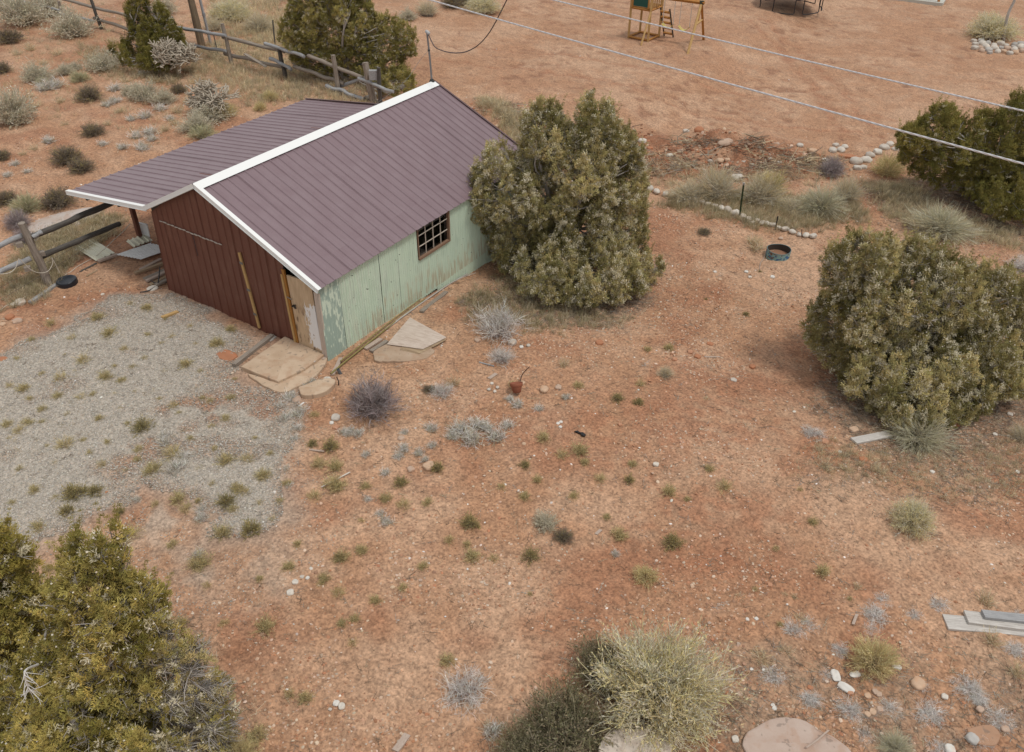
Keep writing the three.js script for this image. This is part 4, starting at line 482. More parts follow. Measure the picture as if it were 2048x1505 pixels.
for (const [x, y, w] of [[1590, 1260, 60], [1750, 1230, 70], [1770, 1200, 44], [1620, 1250, 50], [1740, 1260, 44], [1680, 1300, 50], [1545, 1350, 60], [1620, 1400, 60], [1700, 1420, 70], [1780, 1420, 60], [1860, 1430, 80], [1940, 1380, 80], [2000, 1440, 70], [1960, 1480, 60], [1880, 1500, 60], [1730, 1470, 50], [2030, 1300, 60], [1650, 1350, 40], [1840, 1370, 40], [1960, 1400, 50], [1830, 1230, 40], [1880, 1210, 50], [2040, 1240, 50]]) S('dead', x, y, w, 'twig_tuft', 'low mat of grey dead twigs on the stony dirt around the snakeweed', 'twigs', 'mats of dead twigs on the stony dirt', 0.35);

// --- cholla: jointed tan stems that fork upwards
function cholla(px, py, topPy, wpx, label, sd, stem) {
  const p = G(px, py), h = heightAt(p, topPy) - p.y, r = wpx / 2 / ppm(p), t = thing('cholla_cactus', label, 'cactus', p); srand(sd); const joints = [], trunk = [];
  const grow = (a, d, len, rad, depth) => { const b = a.clone().addScaledVector(d, len); (depth < 2 ? trunk : joints).push(tube([a, a.clone().lerp(b, 0.5), b], rad, rad * 0.85, 6, 3)); const tip = new THREE.IcosahedronGeometry(rad * 0.95, 0); tip.translate(b.x, b.y, b.z); (depth < 2 ? trunk : joints).push(mergeGeometries([tip.toNonIndexed()])); if (depth > 6 || (depth > 4 && R() < 0.12)) return; const n = depth === 0 ? 4 : R() < 0.7 ? 2 : 3; for (let i = 0; i < n; i++) { let e = d.clone().multiplyScalar(0.7).add(V(U(-1, 1) * 0.95, U(-0.5, 0.6), U(-1, 1) * 0.95)); const o = b.clone().add(V(0, -h * 0.3, 0)); if (Math.hypot(b.x, b.z) > r * 0.75) e.add(V(-b.x, 0.3, -b.z).multiplyScalar(0.5 / r)); if (b.y > h * 0.9) e.y -= 0.3; if (b.y < h * 0.2) e.y = Math.abs(e.y) + 0.05; grow(b, e.normalize(), h * U(0.085, 0.14), Math.max(0.021, rad * 0.84), depth + 1); } };
  grow(V(0, -0.05, 0), V(0.05, 1, 0).normalize(), h * stem, 0.06, 0);
  const fix = (a) => mergeGeometries(a.map((g) => { const q = g.index ? g.toNonIndexed() : g; q.deleteAttribute('uv'); return q; }));
  part('trunk', fix(trunk), mat([0.5, 0.42, 0.3], 0.95), t); part('joints', fix(joints), mat([0.43, 0.375, 0.3], 0.95), t);
}
cholla(357, 152, 66, 80, 'small tree-like tan cholla standing in front of the narrow dark juniper', 31, 0.24);
cholla(438, 225, 130, 118, 'wide bushy tan cholla standing alone behind the lean-to roof', 32, 0.12); S('sage', 420, 240, 90, 'sagebrush', 'blue grey brush under the wide bushy cholla', 'shrub', undefined, 0.7);

// ------------------------------------------------------------------ rail fence behind the shed
const barkMat = [MW.grey, MW.grey2, MW.dark];
{
  const A = G(122, 38), B = G(748, 207), f = thing('rail_fence', 'grey weathered pole fence with leaning posts behind the shed', 'fence', V(A.x, A.y, A.z)), on = (x, y) => onVertical(x, y, A, B).sub(A); let k = 40;
  for (const [x0, y0, x1, y1, r] of [[117, 2, 124, 34, 0.07], [181, -2, 205, 64, 0.075], [343, 33, 353, 92, 0.07], [444, 47, 464, 128, 0.08], [558, 97, 571, 155, 0.085], [666, 110, 681, 198, 0.09], [730, 125, 749, 210, 0.13], [757, 135, 760, 215, 0.08]]) { const b = on(x1, y1), top = on(x0, y0); part('post', log(b.clone().add(V(0, -0.2, 0)), top, r, r * 0.85, k++, 0.012), k % 3 ? MW.grey2 : MW.dark, f); }
  let j = 0; for (const [x0, y0, x1, y1, r, w] of [[40, 0, 123, 20, 0.05], [120, -2, 258, 34, 0.055], [120, 25, 192, 42, 0.05], [184, 37, 300, 74, 0.055], [256, 32, 350, 56, 0.05], [300, 72, 372, 90, 0.05], [336, 52, 455, 70, 0.055], [442, 75, 565, 104, 0.06], [366, 88, 456, 101, 0.055], [445, 108, 570, 137, 0.06], [533, 86, 612, 112, 0.055], [612, 113, 722, 157, 0.06], [543, 116, 586, 138, 0.055], [584, 134, 684, 169, 0.06], [656, 170, 731, 197, 0.06], [728, 196, 800, 222, 0.055], [720, 156, 790, 182, 0.055]]) { const a = on(x0, y0), b = on(x1, y1), off = (j % 2 ? 1 : -1) * 0.09, n = V(B.z - A.z, 0, A.x - B.x).normalize().multiplyScalar(off); part('rail', log(a.add(n), b.add(n), r * 1.25, r * 1.1, 60 + j, 0.03), barkMat[j % 2], f); j++; }
  const n = V(B.z - A.z, 0, A.x - B.x).normalize().multiplyScalar(0.16); part('brace', log(on(612, 199).add(n), on(735, 154).add(n), 0.06, 0.055, 90, 0.02), MW.grey, f); part('brace', log(on(705, 206).add(n), on(745, 189).add(n), 0.055, 0.05, 91, 0.02), MW.grey, f);
  const pl = board(1.15, 0.03, 0.12); const c = on(513, 118); pl.rotateZ(-0.25); pl.rotateY(Math.atan2(-(B.z - A.z), B.x - A.x)); pl.translate(c.x, c.y, c.z + 0.2); part('loose_plank', pl, MW.grey2, f);
  const bx = new THREE.BoxGeometry(0.28, 0.32, 0.16), q = on(747, 149); bx.translate(q.x, q.y, q.z + 0.05); part('meter_box', bx, MW.grey, f);
  const wg = [0.35, 0.7, 1.0].map((h) => { const a = on(204, 62), b = on(748, 208), pts = []; for (let i = 0; i <= 8; i++) pts.push(a.clone().lerp(b, i / 8).add(V(0, h + 0.03 * Math.sin(i * 2.3 + h * 9), 0))); return tube(pts, 0.003, 0.003, 3, 16); }); part('fence_wire', mergeGeometries(wg), mat([0.16, 0.14, 0.13], 0.6), f);
}
{ // old utility pole with its conduit
  const b = G(404, 92), p = thing('utility_pole', 'leaning brown wooden utility pole behind the rail fence', 'pole', b), top = onVertical(382, 0, b, b.clone().add(V(1, 0, 0))).sub(b), d = top.clone().normalize(); part('pole', log(V(0, -0.4, 0), d.clone().multiplyScalar(6.5), 0.15, 0.11, 21, 0.01), wood(woodTex([0.26, 0.2, 0.13], [0.12, 0.085, 0.055], 9)), p);
  const g = G(422, 90), q = thing('steel_pipe', 'slim grey steel pipe standing beside the leaning utility pole', 'pipe', g), t2 = onVertical(400, 0, g, g.clone().add(V(1, 0, 0))).sub(g).normalize(); part('pipe', tube([V(0, -0.2, 0), t2.clone().multiplyScalar(3), t2.clone().multiplyScalar(6)], 0.055, 0.055, 10, 6), mat([0.4, 0.41, 0.43], 0.45, { metalness: 0.4 }), q); part('coupling', new THREE.CylinderGeometry(0.068, 0.068, 0.12, 12).translate(t2.x * 1.2, t2.y * 1.2, t2.z * 1.2), mat([0.33, 0.34, 0.36], 0.5, { metalness: 0.4 }), q);
}
function stake(x0, y0, x1, y1, r, m, name, label, cat) { const b = G(x1, y1), t = thing(name, label, cat, b), top = onVertical(x0, y0, b, b.clone().add(V(1, 0, 0))).sub(b), dir = top.clone().normalize(), len = top.length(); // steel T-section with studs
  const g = mergeGeometries([new THREE.BoxGeometry(r * 2, len + 0.25, r * 0.35), new THREE.BoxGeometry(r * 0.35, len + 0.25, r * 1.3).translate(0, 0, r * 0.7)]); g.translate(0, len / 2 - 0.125, 0); g.applyQuaternion(new THREE.Quaternion().setFromUnitVectors(V(0, 1, 0), dir)); part('stake_bar', g, m, t); const st = []; for (let y = 0.1; y < len - 0.1; y += 0.055) st.push(new THREE.BoxGeometry(r * 0.7, 0.018, r * 0.5).translate(0, y, -r * 0.3)); const s = mergeGeometries(st); s.applyQuaternion(new THREE.Quaternion().setFromUnitVectors(V(0, 1, 0), dir)); part('studs', s, m, t); return [t, dir, len]; }
{ const gr = mat([0.035, 0.06, 0.025], 0.6); const [t, d, l] = stake(1488, 366, 1479, 436, 0.024, gr, 'fence_stake', 'tall dark green steel stake rising from the stone edging', 'stake'); part('tip_band', new THREE.BoxGeometry(0.055, 0.07, 0.03).translate(d.x * l, d.y * l - 0.03, d.z * l), mat([0.5, 0.48, 0.45], 0.6), t, 'pale painted tip');
  stake(1556, 433, 1551, 459, 0.018, mat([0.03, 0.025, 0.025], 0.6), 'fence_stake', 'short black steel stake in the stone edging', 'stake'); stake(1604, 459, 1604, 478, 0.012, mat([0.12, 0.07, 0.05], 0.8), 'fence_stake', 'shortest rusty peg near the end of the stone edging', 'stake'); stake(545, 40, 550, 92, 0.03, mat([0.12, 0.11, 0.1], 0.7), 'fence_stake', 'short metal stake behind the rail fence near the spreading juniper', 'stake'); stake(737, -30, 748, 60, 0.02, gr, 'fence_stake', 'thin green stake behind the spreading juniper', 'stake'); stake(427, 70, 435, 108, 0.02, mat([0.1, 0.1, 0.09], 0.7), 'fence_stake', 'thin dark stake between rails near the leaning utility pole', 'stake'); }

// ------------------------------------------------------------------ gate post, rails and rope in front of the lean-to
const FA = G(98, 569), FB = G(283, 484);
{ const f = thing('corral_rails', 'weathered gate post with two long pole rails leading under the lean-to', 'fence', FA), on = (x, y) => onVertical(x, y, FA, FB).sub(FA), n = V(FB.z - FA.z, 0, FA.x - FB.x).normalize(); if (n.z > 0) n.negate();
  part('post', log(V(0.02, -0.25, 0), on(42, 446), 0.095, 0.08, 101, 0.015), MW.grey2, f); part('rail', log(on(-70, 530).addScaledVector(n, 0.12), on(50, 474).addScaledVector(n, 0.12), 0.06, 0.06, 102, 0.02), MW.grey, f); part('rail', log(on(60, 480).addScaledVector(n, 0.13), on(240, 404).addScaledVector(n, 0.13), 0.065, 0.075, 103, 0.02), MW.dark, f, 'dark charred upper pole rail'); part('rail', log(on(-70, 583).addScaledVector(n, 0.12), on(66, 520).addScaledVector(n, 0.12), 0.07, 0.06, 104, 0.02), MW.grey, f); part('rail', log(on(86, 517).addScaledVector(n, 0.12), on(245, 450).addScaledVector(n, 0.12), 0.07, 0.06, 105, 0.02), MW.dark, f, 'dark charred lower pole rail'); part('rail', log(on(60, 472).addScaledVector(n, -0.1), on(78, 462).addScaledVector(n, -0.1), 0.05, 0.05, 106, 0.01), MW.grey, f);
  for (const [x, y] of [[40, 490], [56, 538], [84, 508]]) { const b = new THREE.BoxGeometry(0.14, 0.1, 0.12); const q = on(x, y).addScaledVector(n, 0.03); b.rotateY(0.5); b.translate(q.x, q.y, q.z); part('block', b, MW.grey2, f); }
  const wires = [[0, 600, 250, 446], [0, 575, 190, 470]].map(([x0, y0, x1, y1]) => tube([on(x0, y0), on((x0 + x1) / 2, (y0 + y1) / 2 + 2), on(x1, y1)], 0.004, 0.004, 3, 6)); part('fence_wire', mergeGeometries(wires), mat([0.12, 0.1, 0.09], 0.7), f);
  const rope = mat([0.55, 0.5, 0.42], 0.95); const pr = (pts, r) => tube(pts, r, r, 6, pts.length * 4);
  const r1 = [[-20, 545], [12, 541], [24, 530], [29, 514], [41, 524], [54, 536], [71, 542], [87, 539], [96, 526], [97, 514], [93, 511], [99, 518], [105, 530], [111, 542]].map(([x, y]) => onVertical(x, y, FA, FB).addScaledVector(n, -0.16)); const o = part('rope', pr(r1, 0.009), rope); tag(o, 'rope', 'pale rope looped over the weathered gate post', 'rope');
  const zz = [[-30, 640], [0, 622], [12, 613], [33, 603], [52, 594], [66, 584], [87, 576], [100, 567], [114, 559], [141, 545], [152, 536], [173, 524], [185, 518]].map(([x, y]) => G(x, y).add(V(0, 0.012, 0))); zz.push(...[[214, 495], [229, 480], [245, 466], [260, 449]].map(([x, y], i) => onVertical(x, y, FA, FB).add(V(0, 0.02, 0)))); const o2 = part('rope', pr(zz, 0.01), rope); tag(o2, 'rope', 'thin pale rope trailing over the sand up to the lean-to post', 'rope'); }

// ------------------------------------------------------------------ overhead lines and the service drop
{ const H0 = 7.7; const line = (x0, y0, x1, y1, label, r) => { const a = atY(x0, y0, H0), b = atY(x1, y1, H0 - 0.2), d = b.clone().sub(a), pts = []; for (let i = 0; i <= 24; i++) { const t = lerp(-0.8, 1.6, i / 24); pts.push(a.clone().addScaledVector(d, t).add(V(0, 0.05 * (t - 0.5) ** 2 - 0.0125, 0))); } const c = new THREE.CatmullRomCurve3(pts), n = 900, gs = []; for (let s = 0; s < 3; s++) { const q = []; for (let i = 0; i <= n; i++) { const p = c.getPointAt(i / n), an = i * 0.5 + s * 2.094; q.push(p.add(V(0, Math.cos(an) * r * 0.55, Math.sin(an) * r * 0.55))); } const pos = [], idx = []; q.forEach((p, i) => { for (let k = 0; k < 5; k++) { const a2 = k / 5 * 6.283; pos.push(p.x, p.y + Math.cos(a2) * r * 0.6, p.z + Math.sin(a2) * r * 0.6); if (i < n) { const e = i * 5 + k, f = i * 5 + (k + 1) % 5; idx.push(e, f, e + 5, f, f + 5, e + 5); } } }); const g = new THREE.BufferGeometry(); g.setAttribute('position', new THREE.Float32BufferAttribute(pos, 3)); g.setIndex(idx); g.computeVertexNormals(); gs.push(g); } const m = part('overhead_line', mergeGeometries(gs), mat([0.62, 0.62, 0.64], 0.45, { metalness: 0.2 })); tag(m, 'overhead_line', label, 'cable'); };
  line(850, -3, 2048, 328, 'twisted grey overhead line passing in front of the dark juniper by the cobbles', 0.0085); line(1095, -3, 2048, 222, 'twisted grey overhead line passing in front of the swing set', 0.008);
  const m0 = shedW(-0.09, SH.hr + 1.24, 7.66), z0 = project(m0)[2], pts = [m0]; const px = [[868, 92, 0], [874, 97, 0.01], [890, 103, 0.03], [910, 106, 0.07], [930, 104, 0.12], [948, 96, 0.18], [963, 84, 0.26], [978, 66, 0.36], [990, 46, 0.47], [1001, 25, 0.6], [1012, 3, 0.75], [1022, -18, 0.9]]; for (const [x, y, k] of px) pts.push(atDist(x, y, lerp(z0, 13.5, k))); const m = part('service_cable', tube(pts, 0.014, 0.011, 6, 60), mat([0.09, 0.065, 0.06], 0.6)); tag(m, 'service_cable', 'dark drooping service cable tied to the mast on the shed ridge', 'cable');
  const q = shedW(-0.068, SH.hr + 0.8, 7.66), zq = project(q)[2]; const m2 = part('guy_wire', tube([q, atDist(840, 120, zq), atDist(812, 160, zq - 0.2), shedW(-0.6, SH.hr - 0.28, 5.9)], 0.004, 0.004, 4, 12), mat([0.2, 0.2, 0.2], 0.5)); tag(m2, 'guy_wire', 'thin stay wire from the mast down to the far roof slope', 'wire'); }

// ------------------------------------------------------------------ stones
const rockGeos = [0, 1, 2, 3, 4, 5].map((k) => { let g = new THREE.IcosahedronGeometry(1, 3); g.deleteAttribute('uv'); g.deleteAttribute('normal'); g = mergeVertices(g, 1e-4); const p = g.attributes.position, v = V(); for (let i = 0; i < p.count; i++) { v.fromBufferAttribute(p, i); const n = 0.72 + 0.34 * fbm(v.x * 1.3 + k * 9, v.y * 1.3 + v.z * 1.7 + k * 5, 3) + 0.12 * (vn(v.x * 4 + k * 3, v.z * 4 + v.y * 3) - 0.5); const q = k > 2 ? 0.82 : 1e9; v.multiplyScalar(n); v.set(clamp(v.x, -q, q * 0.9), clamp(v.y, -q * 0.7, q * 0.75), clamp(v.z, -q * 0.85, q)); p.setXYZ(i, v.x, v.y, v.z); } g.computeVertexNormals(); const cc = []; for (let i = 0; i < p.count; i++) { const x = p.getX(i), y = p.getY(i), z = p.getZ(i), t = 0.72 + 0.42 * fbm(x * 2.3 + k * 11 + 20, y * 2.3 + z * 2.9 + 20, 4), w = sm(0.55, 0.7, fbm(x * 1.6 + 50 + k, z * 1.6 + y + 30, 3)) * 0.35; cc.push(t * (1 + 0.05 * w), t * (1 - 0.25 * w), t * (1 - 0.45 * w)); } g.setAttribute('color', new THREE.Float32BufferAttribute(cc, 3)); return g; });
const rmat = (c) => mat(c, 0.93, { vertexColors: true });
const RM = { white: [rmat([0.62, 0.57, 0.5]), rmat([0.52, 0.47, 0.41])], tan: [rmat([0.55, 0.38, 0.26]), rmat([0.48, 0.35, 0.265])], red: [rmat([0.43, 0.19, 0.1]), rmat([0.48, 0.25, 0.15])], grey: [rmat([0.4, 0.37, 0.34]), rmat([0.46, 0.44, 0.41])], snow: [rmat([0.66, 0.63, 0.58])] };
let ri = 0;
function rock(px, py, w, kind, name, label, group, flat = 0.6, long = 1) { const p = G(px, py), r = w / 2 / ppm(p) / 0.86; ri++; const m = part(name, rockGeos[name === 'loose_stone' || name === 'white_stone' || name === 'berm_stone' ? 3 + ri % 3 : ri % 6], RM[kind][ri % RM[kind].length]); tag(m, name, label, 'stone', group); srand(ri * 31 + 7); m.rotation.y = U(0, 6.28); m.scale.set(r * long, r * flat, r / long * U(0.85, 1)); m.position.set(p.x, p.y + r * flat * (name === 'edging_stone' ? 0.75 : 0.3), p.z); return m; }
for (const [x, y, w] of [[1300, 381, 15], [1313, 387, 14], [1331, 392, 15], [1345, 394, 13], [1357, 398, 12], [1367, 402, 11], [1379, 404, 13], [1391, 406, 12], [1403, 407, 13], [1416, 411, 11], [1429, 415, 12], [1442, 420, 14], [1456, 424, 16], [1470, 430, 17], [1486, 437, 14], [1497, 441, 12], [1506, 448, 10], [1514, 444, 11], [1524, 449, 12], [1534, 450, 12], [1545, 453, 12], [1557, 458, 10], [1570, 462, 14], [1584, 467, 13], [1598, 472, 10], [1612, 474, 13], [1626, 476, 14]]) rock(x, y, w * 1.1, 'white', 'edging_stone', 'pale rounded stone in the row edging the grass bed', 'stones edging the grass bed', 0.65, 1.15);
for (const [x, y, w, k] of [[1285, 284, 18, 'white'], [1372, 264, 14, 'white'], [1340, 313, 14, 'white'], [1359, 305, 16, 'tan'], [1472, 304, 14, 'white'], [1486, 325, 14, 'white'], [1455, 321, 12, 'tan'], [1420, 323, 10, 'white'], [1440, 323, 16, 'tan'], [1552, 289, 14, 'tan'], [1625, 304, 18, 'tan'], [1600, 292, 14, 'white'], [1566, 311, 12, 'white'], [1558, 326, 12, 'white'], [1520, 326, 10, 'tan'], [1505, 331, 10, 'white'], [1300, 298, 12, 'red'], [1306, 312, 16, 'red'], [1345, 330, 10, 'tan'], [1400, 330, 10, 'red'], [1530, 300, 12, 'tan'], [1585, 305, 10, 'red'], [1415, 300, 12, 'red'], [1500, 300, 12, 'red'], [1540, 318, 9, 'white'], [1380, 318, 10, 'red']]) rock(x, y, w, k, 'berm_stone', { white: 'pale rounded stone lying on the dug up red berm', tan: 'tan angular stone lying on the dug up red berm', red: 'dark red clod lying on the dug up red berm' }[k], `${k} stones on the berm`, 0.62);
rock(1398, 263, 20, 'red', 'flat_stone', 'flat red stone standing out at the top of the berm', undefined, 0.7); rock(1450, 287, 28, 'tan', 'flat_stone', 'long tan boulder lying on top of the berm', undefined, 0.45, 1.3); rock(1540, 349, 40, 'tan', 'flat_stone', 'broad flat pinkish slab stone behind the grass bed', undefined, 0.12, 1.2); rock(1475, 357, 26, 'white', 'flat_stone', 'large round pale stone behind the grass bed', undefined, 0.5); rock(1698, 316, 30, 'red', 'flat_stone', 'long brown red stone among the pale cobbles', undefined, 0.35, 1.5);
for (const [x, y, w] of [[1665, 303, 20], [1682, 302, 18], [1712, 325, 24], [1732, 322, 22], [1715, 338, 18], [1755, 306, 20], [1768, 297, 20], [1780, 290, 16], [1740, 312, 18], [1690, 295, 14], [1672, 292, 14], [1650, 322, 14], [1727, 336, 14], [1790, 300, 14]]) rock(x, y, w, 'white', 'cobble', 'pale rounded cobble in the heap beside the dark juniper', 'cobbles beside the dark juniper', 0.65);
{ srand(66); const used = []; let n = 0, guard = 0; while (n < 58 && guard++ < 6000) { const x = U(1944, 2076), w = Math.sqrt(Math.max(0, 1 - ((x - 2012) / 74) ** 2)), y = 84 + 26 * w - U(0, 20) * Math.min(1, w + 0.3); if (used.some(([ux, uy]) => Math.abs(ux - x) < 9.5 && Math.abs(uy - y) < 5)) continue; used.push([x, y]); const sv = seed, big = U(11, 17), s2 = seed; rock(x, y, big, n % 5 === 0 ? 'tan' : n % 3 ? 'white' : 'grey', 'ring_cobble', 'rounded cobble in the stone ring around the bare sapling', 'cobbles ringing the sapling', 0.8); seed = s2; n++; } }
for (const [x, y, w, k] of [[1025, 687, 20, 'white'], [1043, 695, 9, 'snow'], [1057, 692, 9, 'white'], [1088, 781, 20, 'tan'], [1117, 776, 14, 'tan'], [1044, 768, 14, 'tan'], [822, 940, 16, 'tan'], [858, 935, 26, 'tan'], [671, 837, 20, 'white'], [663, 847, 10, 'snow'], [672, 856, 15, 'red'], [1199, 687, 16, 'red'], [955, 682, 14, 'tan'], [984, 768, 8, 'white'], [995, 776, 8, 'white'], [990, 784, 8, 'white'], [978, 780, 8, 'white'], [1048, 889, 9, 'tan'], [1116, 848, 8, 'snow'], [1122, 845, 8, 'snow'], [1121, 855, 8, 'snow'], [1312, 930, 13, 'white'], [802, 878, 14, 'tan'], [590, 1166, 14, 'white'], [604, 1155, 10, 'white'], [580, 1187, 16, 'white'], [615, 1157, 9, 'snow'], [622, 1139, 9, 'white'], [672, 1408, 14, 'snow'], [683, 1414, 16, 'white'], [660, 1420, 8, 'white'], [1708, 862, 20, 'tan'], [1650, 885, 16, 'red'], [1726, 921, 18, 'red'], [1680, 905, 8, 'snow'], [2035, 945, 9, 'snow'], [1865, 945, 10, 'snow'], [1905, 850, 26, 'red'], [1467, 762, 14, 'white'], [1420, 690, 14, 'red'], [1380, 705, 12, 'red'], [1505, 735, 14, 'red'], [1350, 720, 12, 'red'], [1395, 715, 14, 'red'], [1240, 850, 10, 'red'], [1385, 1175, 9, 'tan'], [1540, 1171, 12, 'red'], [1872, 1197, 12, 'tan'], [1495, 1240, 9, 'snow'], [1513, 1239, 9, 'snow'], [1503, 1340, 8, 'snow'], [1527, 1341, 8, 'snow'], [1546, 1412, 9, 'snow'], [1549, 1418, 11, 'snow'], [1533, 1420, 7, 'tan'], [1470, 1480, 16, 'white'], [1120, 1420, 22, 'tan'], [1147, 1402, 14, 'white'], [1160, 1350, 10, 'red'], [1128, 1358, 9, 'red'], [1480, 1390, 14, 'tan'], [1620, 1377, 12, 'red'], [1750, 1385, 14, 'tan'], [1735, 1393, 14, 'tan'], [1758, 1390, 14, 'tan'], [1745, 1425, 16, 'tan'], [1760, 1420, 14, 'tan'], [1735, 1430, 14, 'tan'], [1800, 1420, 12, 'tan'], [1835, 1370, 30, 'tan'], [1960, 1420, 16, 'tan'], [1975, 1460, 16, 'tan'], [2010, 1460, 18, 'tan'], [1890, 1395, 14, 'white'], [1945, 1480, 26, 'grey'], [1900, 1500, 22, 'snow'], [1700, 1385, 16, 'red'], [20, 636, 18, 'red'], [35, 645, 20, 'tan'], [5, 650, 12, 'tan'], [155, 500, 9, 'snow'], [205, 590, 8, 'white'], [2020, 830, 12, 'white'], [1990, 870, 10, 'white'], [1430, 545, 8, 'snow'], [1493, 545, 9, 'snow'], [1545, 555, 10, 'snow'], [1500, 555, 8, 'white'], [1562, 478, 10, 'tan'], [1440, 560, 8, 'tan'], [1362, 555, 8, 'tan']]) rock(x, y, w, k, 'loose_stone', { white: 'small pale loose stone on the bare dirt', snow: 'small bright white loose stone on the bare dirt', tan: 'small tan loose stone on the bare dirt', red: 'small red loose stone on the bare dirt' , grey: 'grey loose stone beside the round stone slab'}[k], `${k} loose stones`, 0.6);
for (const [x, y, w, l] of [[1672, 1353, 20, 'white stone flake on the dirt in front of the snakeweed'], [1693, 1378, 24, 'white stone wedge beside the heap of tan stones'], [1710, 1350, 16, 'white stone sliver in the twigs beside the snakeweed'], [1793, 1335, 14, 'white oval stone touching the snakeweed']]) rock(x, y, w * 1.2, 'snow', 'white_stone', l, undefined, 0.35, 1.25);
rock(455, 713, 40, 'red', 'red_stone', 'flat oval red stone lying on the gravel near the old post', undefined, 0.22, 1.2); rock(32, 637, 22, 'red', 'red_stone', 'thin red flagstone on the sand below the black lid', undefined, 0.15, 1.5); rock(2, 722, 26, 'red', 'red_stone', 'flat red stone at the edge of the gravel pad', undefined, 0.25);
{ // slabs: outlines with worn edges
  const slab = (pxs, th, m, name, label, lift = 0, round = true) => { const W = pxs.map(([x, y]) => G(x, y)), c = V(); W.forEach((p) => c.add(p)); c.multiplyScalar(1 / W.length); const top = Math.max(...W.map((p) => p.y)); const sh = new THREE.Shape(!round ? W.map((p) => new THREE.Vector2(p.x - c.x, -(p.z - c.z))) : new THREE.SplineCurve(W.concat([W[0]]).map((p) => new THREE.Vector2(p.x - c.x, -(p.z - c.z)))).getPoints(W.length * 4)); const g = new THREE.ExtrudeGeometry(sh, { depth: th + 0.06, bevelEnabled: true, bevelSize: 0.02, bevelThickness: 0.015, bevelSegments: 2, steps: 1 }); g.rotateX(-Math.PI / 2); g.translate(0, -0.06 - (top - c.y) * 0 , 0); const p = g.attributes.position, uv = g.attributes.uv; for (let i = 0; i < p.count; i++) { { const X = p.getX(i), Z = p.getZ(i), k = 0.07; p.setXYZ(i, X + (vn((X + c.x) * 5, (Z + c.z) * 5) - 0.5) * k, p.getY(i) + (vn((X + c.x) * 4, (Z + c.z) * 4) - 0.5) * 0.025, Z + (vn((X + c.x) * 5 + 30, (Z + c.z) * 5) - 0.5) * k); } uv.setXY(i, p.getX(i) * 0.5, p.getZ(i) * 0.5); } g.computeVertexNormals(); const o = part(name, g, m); tag(o, name, label, 'stone slab'); o.position.set(c.x, Math.max(c.y, top - 0.03) + lift, c.z); return o; };
  const stone = (a, b, s) => new THREE.MeshStandardMaterial({ roughness: 0.93, map: tex(256, 256, (u, v, i, j) => { const f = fbm(i * 0.03 + s, j * 0.03, 5), c = mix3(a, b, clamp(f * 1.5 - 0.25 + (LAT[(j * 256 + i) & 65535] - 0.5) * 0.3)), st = fbm(i * 0.045 + s * 5, j * 0.045 + 9, 4); return mix3(mix3(c, [0.36, 0.185, 0.1], 0.3 * sm(0.5, 0.72, st)), [0.16, 0.13, 0.11], 0.5 * sm(0.7, 0.76, fbm(i * 0.12 + s, j * 0.12 + 40, 3))); }) });
  const sand = stone([0.56, 0.43, 0.31], [0.45, 0.325, 0.22], 3), conc = stone([0.46, 0.35, 0.26], [0.36, 0.25, 0.17], 8), pinkS = stone([0.5, 0.4, 0.34], [0.42, 0.31, 0.25], 12), paleS = stone([0.62, 0.55, 0.48], [0.5, 0.42, 0.35], 15);
  const a = slab([[486, 740], [569, 683], [606, 698], [649, 720], [606, 748], [560, 770], [515, 755]], 0.11, sand, 'sandstone_step', 'large flat sandstone step in front of the plywood door', 0, false); const b = slab([[500, 752], [560, 768], [646, 722], [652, 731], [634, 753], [592, 780], [558, 787], [522, 772]], 0.05, sand, 'sandstone_slab', 'lower thin sandstone slab along the edge of the door step');
  slab([[602, 785], [640, 768], [668, 768], [660, 785], [630, 798], [606, 798]], 0.1, sand, 'sandstone_slab', 'small oval sandstone slab next to the door step'); rock(594, 802, 20, 'tan', 'round_stone', 'small round tan stone against the oval sandstone slab', undefined, 0.6); rock(655, 760, 16, 'white', 'concrete_chunk', 'pale concrete chunk between the oval slab and the shed corner', undefined, 0.6);
  slab([[748, 712], [775, 690], [860, 700], [850, 716], [800, 724], [755, 722]], 0.02, conc, 'concrete_patch', 'thin broken concrete slab under the plywood sheets'); slab([[748, 716], [766, 712], [764, 724], [750, 724]], 0.03, conc, 'concrete_patch', 'small broken corner of concrete beside the plywood sheets');
  slab([[1492, 1500], [1500, 1472], [1530, 1450], [1570, 1443], [1610, 1455], [1660, 1480], [1700, 1520], [1650, 1560], [1520, 1560]], 0.05, pinkS, 'round_slab', 'pinkish rounded flat stone slab near the pale green brush'); slab([[1210, 1490], [1240, 1482], [1290, 1484], [1330, 1488], [1335, 1530], [1270, 1550], [1205, 1530]], 0.22, paleS, 'pale_boulder', 'pale flat topped boulder below the large yellow rabbitbrush'); slab([[1938, 1462], [1978, 1456], [1996, 1474], [1982, 1488], [1952, 1484]], 0.02, stone([0.42, 0.25, 0.16], [0.34, 0.2, 0.125], 19), 'tan_slab', 'tan flagstone among dead twigs near the grey loose stone');
  slab([[60, 445], [110, 430], [170, 418], [200, 425], [150, 455], [80, 475], [40, 480]], 0.008, stone([0.5, 0.45, 0.42], [0.42, 0.33, 0.27], 23), 'pale_crust', 'pale flat patch of hardened ground behind the upper pole rail');
}

